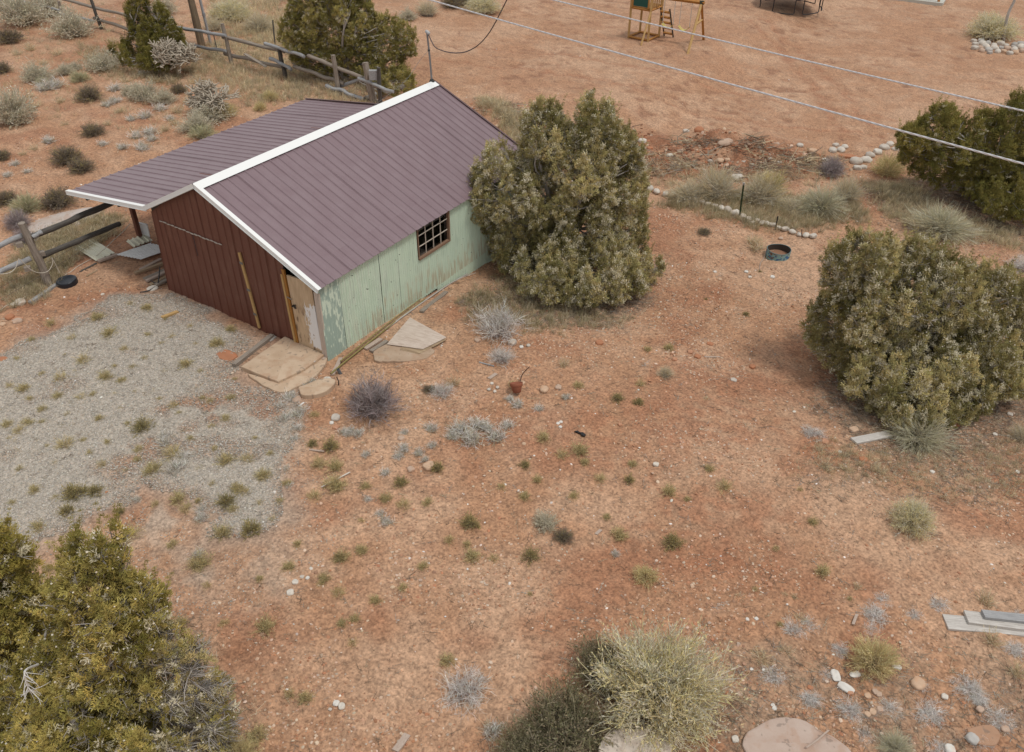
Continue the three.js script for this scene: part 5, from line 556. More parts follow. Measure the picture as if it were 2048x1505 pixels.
// ------------------------------------------------------------------ boards, sheets and scrap
function plank(x0, y0, x1, y1, wid, th, m, name, label, lift = 0, cat = 'plank', group) { const a = G(x0, y0), b = G(x1, y1), len = a.distanceTo(b), g = board(len, th, wid, 0.004), o = part(name, g, m); tag(o, name, label, cat, group); o.position.copy(a).lerp(b, 0.5).add(V(0, lift - 0.004, 0)); const d = b.clone().sub(a).normalize(); o.quaternion.setFromRotationMatrix(new THREE.Matrix4().makeBasis(d, V(0, 1, 0).addScaledVector(d, -d.y).normalize(), d.clone().cross(V(0, 1, 0).addScaledVector(d, -d.y).normalize()))); return o; }
plank(1706, 886, 1778, 872, 0.17, 0.04, MW.ash, 'loose_plank', 'single grey weathered plank lying below the broad juniper', 0.02); plank(324, 639, 356, 627, 0.08, 0.04, MW.yellow, 'lumber_offcut', 'short fresh yellow lumber offcut on the gravel', 0.03);
plank(468, 736, 545, 676, 0.1, 0.08, MW.grey2, 'old_post', 'old grey wooden post lying along the sandstone step', 0.02, 'post'); rock(541, 678, 24, 'grey', 'grey_stone', 'dark grey flat stone at the end of the old wooden post', undefined, 0.3);
plank(730, 700, 762, 680, 0.1, 0.035, MW.pink, 'wood_scrap', 'short weathered board end beside the plywood sheets', 0.01); plank(742, 706, 774, 685, 0.09, 0.05, MW.grey2, 'wood_scrap', 'short squared timber end beside the plywood sheets', 0.01);
plank(842, 626, 893, 586, 0.1, 0.04, MW.grey2, 'loose_plank', 'narrow grey plank lying along the green wall', 0.01); plank(665, 752, 682, 718, 0.08, 0.03, MW.pink, 'wood_scrap', 'thin board poking out from under the shed corner', 0.01); plank(60, 607, 114, 570, 0.1, 0.05, MW.grey, 'loose_plank', 'long grey plank on the sand leading to the black lid', 0.0); plank(160, 545, 192, 528, 0.05, 0.03, MW.dark, 'loose_plank', 'thin dark plank on the sand below the ribbed cream sheet', 0); plank(196, 526, 236, 512, 0.09, 0.05, MW.pink, 'loose_plank', 'pale plank between the cream sheet and the white sheet', 0.02); plank(172, 553, 194, 542, 0.04, 0.02, MW.tan, 'loose_plank', 'small tan lath on the sand beside the black lid', 0);
plank(1192, 1071, 1202, 1062, 0.05, 0.02, MW.pink, 'wood_chip', 'pale wood chip lying in open dirt beyond the rounded green weed', 0.01, 'wood chip'); plank(978, 759, 992, 749, 0.07, 0.02, MW.pink, 'wood_chip', 'pale wood chip near the terracotta flower pot', 0.01, 'wood chip'); plank(958, 726, 988, 734, 0.025, 0.02, MW.grey, 'stick', 'grey stick lying by the small leafless shrub', 0.01, 'stick'); plank(643, 978, 700, 948, 0.018, 0.016, mat([0.62, 0.58, 0.52]), 'stick', 'thin bleached stick across the olive tufts at the gravel edge', 0.03, 'stick'); plank(618, 901, 648, 905, 0.03, 0.02, MW.pink, 'stick', 'short pale stick beside two dark weed tufts', 0.01, 'stick'); plank(1408, 715, 1440, 716, 0.03, 0.02, MW.pink, 'stick', 'short pale stick on the red rubble', 0.01, 'stick'); plank(606, 782, 622, 775, 0.025, 0.02, mat([0.7, 0.68, 0.65]), 'stick', 'white stick between the door step and the oval slab', 0.02, 'stick'); plank(597, 815, 608, 807, 0.03, 0.02, mat([0.7, 0.68, 0.65]), 'stick', 'short white stick below the oval sandstone slab', 0.01, 'stick'); plank(1705, 1252, 1714, 1232, 0.04, 0.02, MW.pink, 'wood_chip', 'pale wood chip in the twig mat behind the snakeweed', 0.02, 'wood chip'); plank(790, 1505, 815, 1472, 0.09, 0.03, MW.pink, 'wood_scrap', 'pale splintered board end in the open dirt', 0.01); plank(1610, 1505, 1655, 1470, 0.02, 0.015, MW.pink, 'stick', 'thin pale stick lying across the rounded slab', 0.09, 'stick');
{ // three weathered planks stacked
  plank(1890, 1246, 2110, 1266, 0.26, 0.035, MW.ash, 'weathered_plank', 'lowest and longest weathered plank of the stack of three', 0.0); plank(1930, 1240, 2110, 1262, 0.22, 0.045, MW.ash, 'weathered_plank', 'middle weathered plank of the stack of three', 0.035); plank(1962, 1238, 2110, 1254, 0.14, 0.045, MW.grey, 'weathered_plank', 'topmost grey plank of the stack of three', 0.08); }
{ // plywood sheets
  const c = [G(776, 694), G(822, 642), G(893, 683), G(850, 706)], ply = (q, lift, m, label) => { const e = q.map((p) => p.clone().add(V(0, lift, 0))), gy = Math.max(...e.map((p) => p.y)), sh = new THREE.Shape(e.map((p) => new THREE.Vector2(p.x - e[0].x, -(p.z - e[0].z)))), g = new THREE.ExtrudeGeometry(sh, { depth: 0.012, bevelEnabled: false }); g.rotateX(-Math.PI / 2); const p = g.attributes.position, uv = g.attributes.uv; for (let i = 0; i < p.count; i++) { uv.setXY(i, p.getX(i) * 0.7 + p.getZ(i) * 0.35, p.getZ(i) * 1.2 - p.getX(i) * 0.5); } const o = part('plywood_sheet', g, m); tag(o, 'plywood_sheet', label, 'plywood'); o.position.set(e[0].x, gy, e[0].z); return o; };
  ply([G(800, 702), G(830, 660), G(893, 683), G(838, 712)], 0.02, MW.tan, 'lower warped plywood sheet showing under the upper one'); ply([G(774, 693), G(820, 642), G(893, 680), G(846, 703)], 0.045, MW.ply, 'upper weathered plywood sheet lying beside the green wall'); }
{ // dry reed strip and stray laths along the foot of the green wall
  const pts = [[662, 752], [690, 728], [725, 700], [765, 668], [800, 640], [850, 602]].map(([x, y]) => G(x, y).add(V(0, 0.05, 0))); const o = part('reed_strip', mergeGeometries([tube(pts, 0.02, 0.012, 5, 14), tube(pts.slice(1).map((p) => p.clone().add(V(-0.08, 0.03, 0.02))), 0.015, 0.01, 5, 14), tube(pts.slice(2).map((p) => p.clone().add(V(-0.05, 0.0, 0.07))), 0.012, 0.01, 5, 12)]), mat([0.24, 0.2, 0.07], 0.9)); tag(o, 'reed_strip', 'long yellow green stalks lying along the foot of the green wall', 'stalks');
  const q = [[770, 662], [830, 618], [900, 570], [935, 550]].map(([x, y]) => G(x, y).add(V(0, 0.03, 0))); const o2 = part('dead_branch', mergeGeometries([tube(q, 0.025, 0.015, 5, 10), tube([q[2], q[2].clone().add(V(0.3, 0.12, -0.1)), q[2].clone().add(V(0.6, 0.1, -0.35))], 0.012, 0.006, 4, 5)]), limbMat); tag(o2, 'dead_branch', 'dark dead branch lying against the foot of the green wall', 'branch'); }
function sheetOn(quad, th, m, name, label, lift, pitch, amp) { // ribbed sheet between four ground pixels: a-b along the ribs
  const [a, b, c, d] = quad, eu = d.clone().sub(a), ew = b.clone().sub(a), wu = eu.length(), len = ew.length(); eu.normalize(); ew.normalize(); const ev = ew.clone().cross(eu).normalize(); if (ev.y < 0) ev.negate(); const g = sheet(ribProfile(0, wu, pitch, amp, pitch / 2), th, len, V(0, 0, 0), eu, ev, ew, 4, (u, w) => 0.012 * Math.sin(w * 2 + u)); const o = part(name, g, m); tag(o, name, label, 'metal sheet'); o.position.copy(a).add(V(0, lift, 0)); return o; }
{ const cream = mat([0.62, 0.6, 0.47], 0.6), wht = mat([0.78, 0.79, 0.78], 0.5); sheetOn([G(150, 498), G(193, 526), G(225, 502), G(187, 482)].map((p, i) => p), 0.003, cream, 'ribbed_sheet', 'ribbed cream metal sheet lying on the sand under the lower rail', 0.04, 0.16, 0.025);
  sheetOn([G(233, 517), G(300, 495), G(340, 508), G(283, 527)].map((p) => p), 0.003, wht, 'ribbed_sheet', 'ribbed white metal sheet on the lumber beside the brown wall', 0.1, 0.09, 0.018); sheetOn([G(270, 506), G(255, 494), G(290, 482), G(308, 492)], 0.003, cream, 'ribbed_sheet', 'small ribbed cream sheet lying on top of the white sheet', 0.15, 0.12, 0.03);
  const b = G(294, 483), ph = heightAt(b, 448) - b.y, pn = part('metal_sheet', mergeGeometries([new THREE.BoxGeometry(0.3, ph, 0.02).translate(0, ph / 2, 0), new THREE.BoxGeometry(0.3, 0.02, 0.05).translate(0, ph - 0.01, 0.02)]), wht); tag(pn, 'metal_sheet', 'white metal panel standing upright under the lean-to beside its post', 'panel'); pn.position.copy(b); pn.rotation.set(-0.1, -0.5, 0); }
{ let k = 0; for (const [x0, y0, x1, y1, l] of [[281, 541, 322, 520, 0.0], [270, 551, 330, 530, 0.04], [288, 560, 334, 540, 0.0], [293, 567, 336, 547, 0.045], [300, 572, 338, 553, 0.0], [312, 574, 342, 560, 0.03]]) plank(x0, y0, x1, y1, 0.09, 0.045, [MW.pink, MW.tan, MW.grey2][k++ % 3], 'stacked_lumber', 'lumber length in the loose pile against the brown wall corner', l, 'lumber', 'loose lumber pile by the brown wall');
  const bm = mat([0.03, 0.032, 0.036], 0.6), o = part('bent_bar', tube([[280, 587], [297, 584], [316, 573], [334, 566]].map(([x, y]) => G(x, y).add(V(0, 0.03, 0))), 0.014, 0.014, 6, 12), bm); tag(o, 'bent_bar', 'bent black metal bar beside the lumber pile', 'metal bar'); const v = part('angle_iron', mergeGeometries([tube([G(316, 573).add(V(0, 0.04, 0)), G(322, 566).add(V(0, 0.2, 0)), G(327, 562).add(V(0, 0.38, 0))], 0.014, 0.014, 5, 4), tube([G(302, 566).add(V(0, 0.07, 0)), G(316, 573).add(V(0, 0.04, 0))], 0.012, 0.012, 5, 3)]), bm); tag(v, 'angle_iron', 'black metal angle leaning on the lumber pile', 'metal bar'); rock(305, 578, 22, 'white', 'concrete_chunk', 'white concrete chunk under the bent black bar', undefined, 0.3); rock(41, 606, 24, 'white', 'concrete_chunk', 'pale concrete block at the end of the long grey plank', undefined, 0.5); rock(26, 610, 12, 'white', 'concrete_chunk', 'small pale concrete piece beside the concrete block', undefined, 0.5); }
{ // black lid: a dished round lid with a rolled rim
  const p = G(135, 568), t = thing('tub_lid', 'round black tub cover lying on the sand near the gate post', 'tub cover', p), m = mat([0.012, 0.016, 0.024], 0.35); part('dish', new THREE.LatheGeometry([[0.001, 0.075], [0.12, 0.07], [0.175, 0.1], [0.2, 0.115]].map((a) => new THREE.Vector2(...a)), 40), m, t); part('rim', new THREE.LatheGeometry([[0.2, 0.115], [0.222, 0.118], [0.232, 0.1], [0.235, 0.0], [0.225, -0.02], [0.215, 0.0], [0.212, 0.1]].map((a) => new THREE.Vector2(...a)), 40), m, t); t.rotation.z = 0.05; }
{ // fire ring cut from a steel drum
  const p = G(1555, 513), t = thing('fire_ring', 'rusty blue steel fire ring on the open dirt', 'fire ring', p), rt = tex(512, 64, (u, v, i, j) => { const n = fbm(i * 0.03, j * 0.05, 4), s = vn(i * 0.08 + 30, j * 0.12), c = mix3([0.16, 0.3, 0.32], [0.26, 0.4, 0.37], n); return mix3(mix3(c, [0.04, 0.12, 0.26], sm(0.58, 0.66, s) * sm(0.15, 0.3, v) * sm(0.85, 0.7, v)), [0.16, 0.07, 0.04], sm(0.56, 0.72, fbm(i * 0.05 + 90, j * 0.09, 4))); });
  const om = new THREE.MeshStandardMaterial({ map: rt, roughness: 0.7, side: THREE.DoubleSide }), im = mat([0.06, 0.045, 0.035], 0.95), wob = (g) => { const q = g.attributes.position; for (let i = 0; i < q.count; i++) { const a = Math.atan2(q.getZ(i), q.getX(i)); q.setXYZ(i, q.getX(i) * (1 + 0.02 * Math.sin(a * 3 + 1)), q.getY(i) + (q.getY(i) > 0.1 ? 0.012 * Math.sin(a * 2 + 2) : 0), q.getZ(i) * (1 + 0.02 * Math.cos(a * 2))); } g.computeVertexNormals(); return g; };
  part('outer_wall', wob(new THREE.CylinderGeometry(0.3, 0.3, 0.24, 48, 3, true).translate(0, 0.09, 0)), om, t); part('inner_wall', wob(new THREE.CylinderGeometry(0.292, 0.292, 0.24, 48, 3, true).translate(0, 0.09, 0)), im, t); part('rim', wob(new THREE.TorusGeometry(0.297, 0.009, 8, 48).rotateX(Math.PI / 2).translate(0, 0.21, 0)), mat([0.1, 0.16, 0.17], 0.6), t); part('ash_bed', new THREE.CircleGeometry(0.29, 24).rotateX(-Math.PI / 2).translate(0, 0.045, 0), mat([0.26, 0.14, 0.085], 1), t);
  const s = part('stick', tube([[1533, 505], [1528, 517], [1521, 528], [1519, 541]].map(([x, y], i) => G(x, y).add(V(0, i === 0 ? 0.16 : 0.02, 0))), 0.014, 0.008, 5, 8), MW.pink); tag(s, 'stick', 'crooked stick leaning on the rusty blue fire ring', 'stick'); const s2 = part('stick', tube([[1568, 452], [1585, 461], [1603, 474]].map(([x, y]) => G(x, y).add(V(0, 0.08, 0))), 0.012, 0.008, 5, 6), MW.grey2); tag(s2, 'stick', 'long thin stick leaning on the rusty peg', 'stick'); }
{ // terracotta pot lying tipped in the dirt, with a rusty rod
  const p = G(1034, 790), t = thing('flower_pot', 'terracotta flower pot tipped over in the dirt', 'flower pot', p.clone().add(V(0, 0.06, 0))), m = mat([0.26, 0.085, 0.045], 0.8); const body = new THREE.LatheGeometry([[0.001, 0], [0.075, 0], [0.11, 0.13], [0.1, 0.13], [0.07, 0.02], [0.001, 0.02]].map((a) => new THREE.Vector2(...a)), 28), rim = new THREE.LatheGeometry([[0.1, 0.13], [0.122, 0.13], [0.13, 0.19], [0.116, 0.19], [0.1, 0.13]].map((a) => new THREE.Vector2(...a)), 28); part('body', body, m, t); part('rim', rim, mat([0.29, 0.1, 0.055], 0.8), t); t.rotation.set(-0.5, 0.3, 0.1);
  const r = part('iron_rod', tube([G(1039, 772), G(1043, 762).add(V(0, 0.12, 0)), onVertical(1059, 734, G(1039, 772), G(1039, 772).add(V(1, 0, 0)))], 0.009, 0.008, 6, 6), mat([0.05, 0.03, 0.025], 0.8)); tag(r, 'iron_rod', 'thin rusty rod stuck in the ground behind the flower pot', 'rod'); S('olive', 1027, 772, 24, 'weed_tuft', 'small weed tuft directly behind the terracotta flower pot', 'weed'); }
{ const p = G(1160, 869), o = part('plastic_scrap', prism([[-0.11, 0.03], [-0.05, 0.06], [0.0, 0.02], [0.05, 0.03], [0.11, -0.02], [0.09, -0.07], [0.03, -0.05], [0.02, -0.01], [-0.03, 0.0]], 0.03).rotateX(-Math.PI / 2), mat([0.01, 0.01, 0.011], 0.4)); tag(o, 'plastic_scrap', 'black piece of broken plastic on the dirt', 'scrap'); o.position.copy(p).add(V(0, 0.002, 0)); o.rotation.y = -0.2;
  const c = G(679, 748), cy = part('pipe_stub', mergeGeometries([new THREE.CylinderGeometry(0.035, 0.035, 0.13, 14, 1, true), new THREE.CylinderGeometry(0.028, 0.028, 0.13, 14, 1, true), new THREE.TorusGeometry(0.0315, 0.004, 6, 14).rotateX(Math.PI / 2).translate(0, 0.065, 0)]), mat([0.1, 0.11, 0.12], 0.5)); tag(cy, 'pipe_stub', 'short grey pipe stub standing near the shed corner', 'pipe'); cy.position.copy(c).add(V(0, 0.05, 0)); cy.rotation.z = 0.3; const k = part('can_lid', new THREE.CylinderGeometry(0.035, 0.035, 0.012, 18), mat([0.75, 0.75, 0.75], 0.3, { metalness: 0.6 })); tag(k, 'can_lid', 'small shiny lid lying on the sandstone step', 'lid'); k.position.copy(G(629, 733)).add(V(0, 0.13, 0)); const z = G(677, 772), nb = part('dark_peg', tube([z, z.clone().add(V(0.01, 0.12, 0.0)), z.clone().add(V(-0.01, 0.22, 0.01))], 0.012, 0.01, 5, 4), mat([0.03, 0.025, 0.02], 0.7)); tag(nb, 'dark_peg', 'thin dark peg in the dirt beside the oval sandstone slab', 'peg'); }

// ------------------------------------------------------------------ swing set, trampoline, pad and sapling on the lot
{ const o = G(1257, 76), c2 = G(1306, 88).sub(o).setY(0), right = G(1292, 83).sub(o).setY(0).normalize(), back = V(right.z, 0, -right.x); if (back.z > 0) back.negate(); const t = thing('swing_set', 'yellow brown wooden swing set with a green tarp fort', 'swing set', o), at = (a, b, h) => V(0, h, 0).addScaledVector(right, a).addScaledVector(back, b);
  const bar = (a, b, w, name, m = MW.cedar, par = t) => { const d = b.clone().sub(a), g = new THREE.BoxGeometry(w, d.length(), w); g.applyQuaternion(new THREE.Quaternion().setFromUnitVectors(V(0, 1, 0), d.clone().normalize())); const mid = a.clone().lerp(b, 0.5); g.translate(mid.x, mid.y, mid.z); return part(name, g, m, par); };
  const s = 0.95; for (const [a, b] of [[0, 0], [s, 0], [0, s], [s, s]]) bar(at(a, b, -0.1), at(a, b, 2.5), 0.085, 'post', MW.yellow); for (const h of [0.06, 1.25]) { bar(at(0, 0.0, h), at(s, 0.0, h + 0.001), 0.07, 'frame_rail', MW.cedar); bar(at(0, s, h), at(s, s, h + 0.001), 0.07, 'frame_rail', MW.cedar); bar(at(0, 0, h), at(0, s, h + 0.001), 0.065, 'frame_rail', MW.cedar); bar(at(s, 0, h), at(s, s, h + 0.001), 0.065, 'frame_rail', MW.cedar); }
  for (let i = 0; i < 6; i++) { const g = new THREE.BoxGeometry(0.14, 0.03, s); const m4 = new THREE.Matrix4().makeBasis(right, V(0, 1, 0), back.clone().negate()); g.applyMatrix4(m4); const q = at(0.09 + i * 0.155, s / 2, 1.31); g.translate(q.x, q.y, q.z); part('deck_board', g, MW.cedar, t); }
  for (let i = 0; i < 5; i++) bar(at(s, 0.12 + i * 0.18, 1.32), at(s, 0.12 + i * 0.18, 2.0), 0.045, 'slat', MW.yellow); bar(at(s, 0, 2.02), at(s, s, 2.021), 0.06, 'frame_rail'); bar(at(0, 0, 2.4), at(s, 0, 2.401), 0.06, 'frame_rail');
  const tarp = new THREE.PlaneGeometry(s - 0.2, 1.0, 8, 10), tp = tarp.attributes.position; for (let i = 0; i < tp.count; i++) tp.setZ(i, 0.02 * Math.sin(tp.getX(i) * 9 + tp.getY(i) * 5)); tarp.applyMatrix4(new THREE.Matrix4().makeBasis(right, V(0, 1, 0), back.clone().negate())); const tq = at(s / 2, -0.05, 1.85); tarp.translate(tq.x, tq.y, tq.z); part('tarp', tarp, mat([0.005, 0.07, 0.055], 0.6), t, 'dark green tarp wall');
  bar(at(0.11, -0.05, 1.32), at(0.11, -0.05, 2.4), 0.06, 'frame_rail', MW.cedar); bar(at(s - 0.1, -0.05, 1.32), at(s - 0.1, -0.05, 2.4), 0.06, 'frame_rail', MW.cedar); bar(at(s + 0.05, -0.65, 0), at(s + 0.02, -0.02, 1.2), 0.07, 'brace', MW.yellow); for (let i = 0; i < 5; i++) bar(at(s + 0.06, s * 0.75 + 0.5 - i * 0.12, 0.15 + i * 0.24), at(s + 0.5, s * 0.75 + 0.5 - i * 0.12, 0.151 + i * 0.24), 0.07, 'step', MW.cedar); bar(at(s + 0.06, s * 0.75 + 0.6, 0), at(s + 0.06, s * 0.75, 1.25), 0.06, 'ladder_rail', MW.dark); bar(at(s + 0.5, s * 0.75 + 0.6, 0), at(s + 0.5, s * 0.75, 1.25), 0.06, 'ladder_rail', MW.dark);
  const f1 = G(1375, 108).sub(o), f2 = G(1408, 79).sub(o), mid = f1.clone().lerp(f2, 0.5), topH = heightAt(mid.clone().add(o), 5) - o.y, top = V(mid.x, topH, mid.z), cr = (h, a) => a.clone().lerp(top, h / topH); bar(f1.clone().setY(-0.1), top, 0.09, 'leg', MW.yellow); bar(f2.clone().setY(-0.1), top, 0.09, 'leg', MW.cedar); bar(cr(0.95, f1.clone().setY(0)), cr(0.95, f2.clone().setY(0)), 0.07, 'cross_bar', MW.yellow);
  const be = at(s, s / 2, topH); bar(be, top.clone().add(top.clone().sub(be).normalize().multiplyScalar(0.12)), 0.11, 'beam', MW.cedar); bar(top.clone().add(V(0, -0.05, 0)), cr(0.95, mid.clone().setY(0)).add(be.clone().sub(top).normalize().multiplyScalar(0.06)), 0.06, 'brace', MW.cedar); part('bracket', new THREE.BoxGeometry(0.16, 0.14, 0.16).translate(top.x, top.y, top.z), mat([0.02, 0.03, 0.02], 0.5), t);
  const bd = top.clone().sub(be), bl = bd.length(); bd.normalize(); for (const k of [0.3, 0.68]) { const c0 = be.clone().addScaledVector(bd, bl * k), sw = new THREE.Group(); sw.name = 'swing'; t.add(sw); const seat = []; for (let i = 0; i <= 8; i++) { const u = i / 8 - 0.5; seat.push(c0.clone().addScaledVector(bd, u * 0.46).setY(0.55 + 0.5 * u * u * 1.2)); } const eu = V(bd.z, 0, -bd.x), pos = [], idx = []; seat.forEach((p, i) => { for (const [a, h] of [[-0.1, 0.015], [0.1, 0.015], [0.1, -0.015], [-0.1, -0.015]]) pos.push(p.x + eu.x * a, p.y + h, p.z + eu.z * a); if (i) for (let q = 0; q < 4; q++) { const A0 = (i - 1) * 4 + q, B0 = (i - 1) * 4 + (q + 1) % 4; idx.push(A0, B0, A0 + 4, B0, B0 + 4, A0 + 4); } }); const g = new THREE.BufferGeometry(); g.setAttribute('position', new THREE.Float32BufferAttribute(pos, 3)); g.setIndex(idx); g.computeVertexNormals(); part('seat', g, mat([0.72, 0.58, 0.16], 0.5), sw, 'yellow sling seat'); for (const u of [0, 8]) { const e = seat[u]; part('chain', tube([e, e.clone().lerp(c0.clone().addScaledVector(bd, (u / 8 - 0.5) * 0.46), 0.5), c0.clone().addScaledVector(bd, (u / 8 - 0.5) * 0.46)], 0.014, 0.014, 5, 4), mat([0.62, 0.6, 0.55], 0.6), sw); } }
}
{ const c = G(1580, 14), t = thing('trampoline', 'black framed round trampoline on the trampled lot', 'trampoline', c), m = mat([0.02, 0.02, 0.022], 0.45), r = 1.5, h = 0.75; part('mat', new THREE.CylinderGeometry(r - 0.28, r - 0.28, 0.012, 48).translate(0, h - 0.03, 0), mat([0.015, 0.015, 0.018], 0.8), t); part('rim', new THREE.TorusGeometry(r, 0.03, 8, 64).rotateX(Math.PI / 2).translate(0, h, 0), m, t); part('spring_pad', new THREE.RingGeometry(r - 0.3, r + 0.03, 56).rotateX(-Math.PI / 2).translate(0, h + 0.035, 0), mat([0.3, 0.36, 0.42], 0.6), t, 'pale blue grey spring pad');
  for (const a of [-2.05, -1.1, -0.2, 0.75, 2.9, 1.9]) { const d = 0.34, p = (an, y) => V(Math.cos(an) * r, y, -Math.sin(an) * r); part('leg', tube([p(a - d, h), p(a - d, 0.2), p(a - d, 0.04), p(a - d * 0.8, 0.02), p(a, 0.02), p(a + d * 0.8, 0.02), p(a + d, 0.04), p(a + d, 0.2), p(a + d, h)], 0.024, 0.024, 7, 40), m, t); } }
{ const a = G(1885, 12), b = G(1760, -3), d = b.clone().sub(a).setY(0), L = d.length(); d.normalize(); const n = V(d.z, 0, -d.x); if (n.z > 0) n.negate(); const t = thing('porch_slab', 'raised concrete slab with a wooden post at its corner', 'slab', a), basis = new THREE.Matrix4().makeBasis(d, V(0, 1, 0), d.clone().cross(V(0, 1, 0))); const g = new THREE.BoxGeometry(L + 3, 0.3, 4).translate((L + 3) / 2, -0.02, 0); g.applyMatrix4(basis); const off = n.clone().multiplyScalar(2); g.translate(off.x, 0, off.z); part('concrete', g, mat([0.48, 0.47, 0.42], 0.9), t); const q = d.clone().multiplyScalar(0.25).add(n.clone().multiplyScalar(0.25)), pg = new THREE.BoxGeometry(0.1, 2.4, 0.1).translate(q.x, 1.3, q.z); part('post', pg, MW.cedar, t); const q2 = d.clone().multiplyScalar(2.4).add(n.clone().multiplyScalar(0.25)); part('post', new THREE.BoxGeometry(0.1, 2.4, 0.1).translate(q2.x, 1.3, q2.z), MW.grey, t); }
{ const b = G(2008, 82), t = thing('bare_sapling', 'bare grey sapling trunk rising from the ring of cobbles', 'tree', b), on = (x, y) => onVertical(x, y, b, b.clone().add(V(1, 0, 0))).sub(b), p = [V(0, -0.1, 0), on(2011, 55), on(2018, 25), on(2032, -5), on(2038, -60)]; part('trunk', tube(p, 0.075, 0.045, 8, 14), limbMat, t); const br = []; srand(8); for (let i = 0; i < 14; i++) { const s = p[3].clone().lerp(p[4], U(0, 1)), e = s.clone().add(V(U(-0.8, 0.8), U(0.5, 1.2), U(-0.8, 0.8))); br.push(tube([s, s.clone().lerp(e, 0.5).add(V(U(-0.1, 0.1), 0.08, 0)), e], 0.02, 0.006, 5, 5)); } part('crown', mergeGeometries(br), limbMat, t); }
{ // a bleached dead bough hanging out of the near juniper's crown
  const bz = G(190, 1460), at = (x, y, k) => { const d = ray(x, y); return V(0, CAMH, 0).addScaledVector(d, bz.z / d.z - k).sub(nearJuniper.position); }, q = [at(75, 1330, 0.7), at(48, 1345, 1.15), at(52, 1365, 1.2), at(60, 1385, 1.2)]; srand(50); const gs = [tube(q, 0.016, 0.007, 6, 10)];
  for (let i = 0; i < 22; i++) { const t = U(0.3, 1), s = new THREE.CatmullRomCurve3(q).getPoint(t), d = V(U(-0.4, 1), U(-1.1, 0.2), U(-0.3, 0.6)).normalize(), f = s.clone().addScaledVector(d, U(0.08, 0.24)); gs.push(tube([s, s.clone().lerp(f, 0.5).add(V(U(-0.03, 0.03), U(-0.03, 0.03), 0)), f], 0.006, 0.002, 4, 4)); }
  part('dead_bough', mergeGeometries(gs), mat([0.66, 0.64, 0.61], 0.9), nearJuniper, 'bleached white dead bough'); }

// ------------------------------------------------------------------ what nobody could count: grass, gravel, pebbles, twigs
function scatter(name, label, cat, geos, material, n, area, colours, size, tilt = 0.15, lift = 0) {
  srand(name.length * 991 + n); const b = area.bb ?? area.box, dens = area, list = geos.map(() => []), Q = new THREE.Quaternion(), m = new THREE.Matrix4(), E = new THREE.Euler(); let k = 0, guard = 0;
  while (k < n && guard++ < n * 30) { const x = U(b[0], b[1]), z = U(b[2], b[3]); const d = dens(x, z); if (R() > d) continue; const [xl, zl] = shedLocal(x, z); if (xl > -2.05 && xl < 3.08 && zl > 0.02 && zl < 7.75) continue; const s = U(...size) * (0.7 + 0.6 * R() * R()); E.set(U(-tilt, tilt), U(0, 6.28), U(-tilt, tilt)); m.compose(V(x, gh(x, z) + gY(x, z) + lift * s, z), Q.setFromEuler(E), V(s, s * U(0.7, 1.1), s)); list[(R() * geos.length) | 0].push([m.clone(), jit(colours[(R() * colours.length) | 0], 0.22)]); k++; }
  const grp = new THREE.Group(), c = new THREE.Color(); list.forEach((a, i) => { const im = new THREE.InstancedMesh(geos[i], material, a.length); a.forEach(([mm, cc], j) => { im.setMatrixAt(j, mm); im.setColorAt(j, c.setRGB(...cc)); }); im.name = name; im.castShadow = im.receiveShadow = true; im.userData.kind = 'stuff'; grp.add(im); }); grp.userData.kind = 'stuff'; tag(grp, name, label, cat); }
function gY(x, z) { return (fbm(x * 2.1 + 50, z * 2.1, 3) - 0.5) * 0.05 + (vn(x * 7, z * 7 + 11) - 0.5) * 0.022 + (vn(x * 15 + 3, z * 15) - 0.5) * 0.012 + (M.gravel(x, z) > 0.5 ? 0.028 : 0); }
const chip = [0, 1, 2].map((k) => { const g = new THREE.IcosahedronGeometry(1, 0), p = g.attributes.position; for (let i = 0; i < p.count; i++) { const x = p.getX(i), y = p.getY(i), z = p.getZ(i), n = 0.7 + 0.6 * vn(x * 2 + k * 7 + 20, z * 2 + y * 3 + 20); p.setXYZ(i, x * n * 1.2, y * n * 0.55, z * n * 0.9); } g.deleteAttribute('uv'); g.computeVertexNormals(); return g; });
const chipMat = new THREE.MeshStandardMaterial({ color: 0xffffff, roughness: 0.95 });
const grassTuft = [0, 1].map((v) => { const b = new Blades(); srand(700 + v); for (let i = 0; i < 16; i++) { const a = U(0, 6.28), s = U(0.2, 0.9), r = U(0, 0.05), p = V(Math.cos(a) * r, -0.01, Math.sin(a) * r), e = V(p.x + Math.cos(a) * s * 0.14, U(0.08, 0.2), p.z + Math.sin(a) * s * 0.14), k = U(0.75, 1.25); b.ribbon([p, p.clone().lerp(e, 0.6).add(V(0, 0.03, 0)), e], 0.007, 0.002, [k * 0.8, k * 0.8, k * 0.8], [k, k, k]); } return b.geo(); });
const twigGeo = [0, 1].map((v) => { const b = new Blades(); srand(800 + v); for (let i = 0; i < 5; i++) { const p = V(U(-0.05, 0.05), 0.006, U(-0.05, 0.05)), e = p.clone().add(V(U(-0.1, 0.1), U(0, 0.02), U(-0.1, 0.1))); b.ribbon([p, e], 0.008, 0.004, [1, 1, 1], [1, 1, 1]); } return b.geo(); });
const box = (f, bb) => { f.bb = bb; return f; };
scatter('gravel_chips', 'loose grey gravel covering the pad in front of the brown gable', 'gravel', chip, chipMat, 90000, box((x, z) => Math.max(M.gravel(x, z), 0.35 * M.thin(x, z)) * (1 - 0.6 * M.gravelDirt(x, z)), M.gravel.bb), [[0.42, 0.385, 0.335], [0.33, 0.31, 0.275], [0.52, 0.48, 0.42], [0.4, 0.33, 0.26], [0.26, 0.24, 0.21]], [0.007, 0.016], 0.5);
const visible = (x, z) => -z > 3 && Math.abs(x) < 8 + 0.66 * -z;
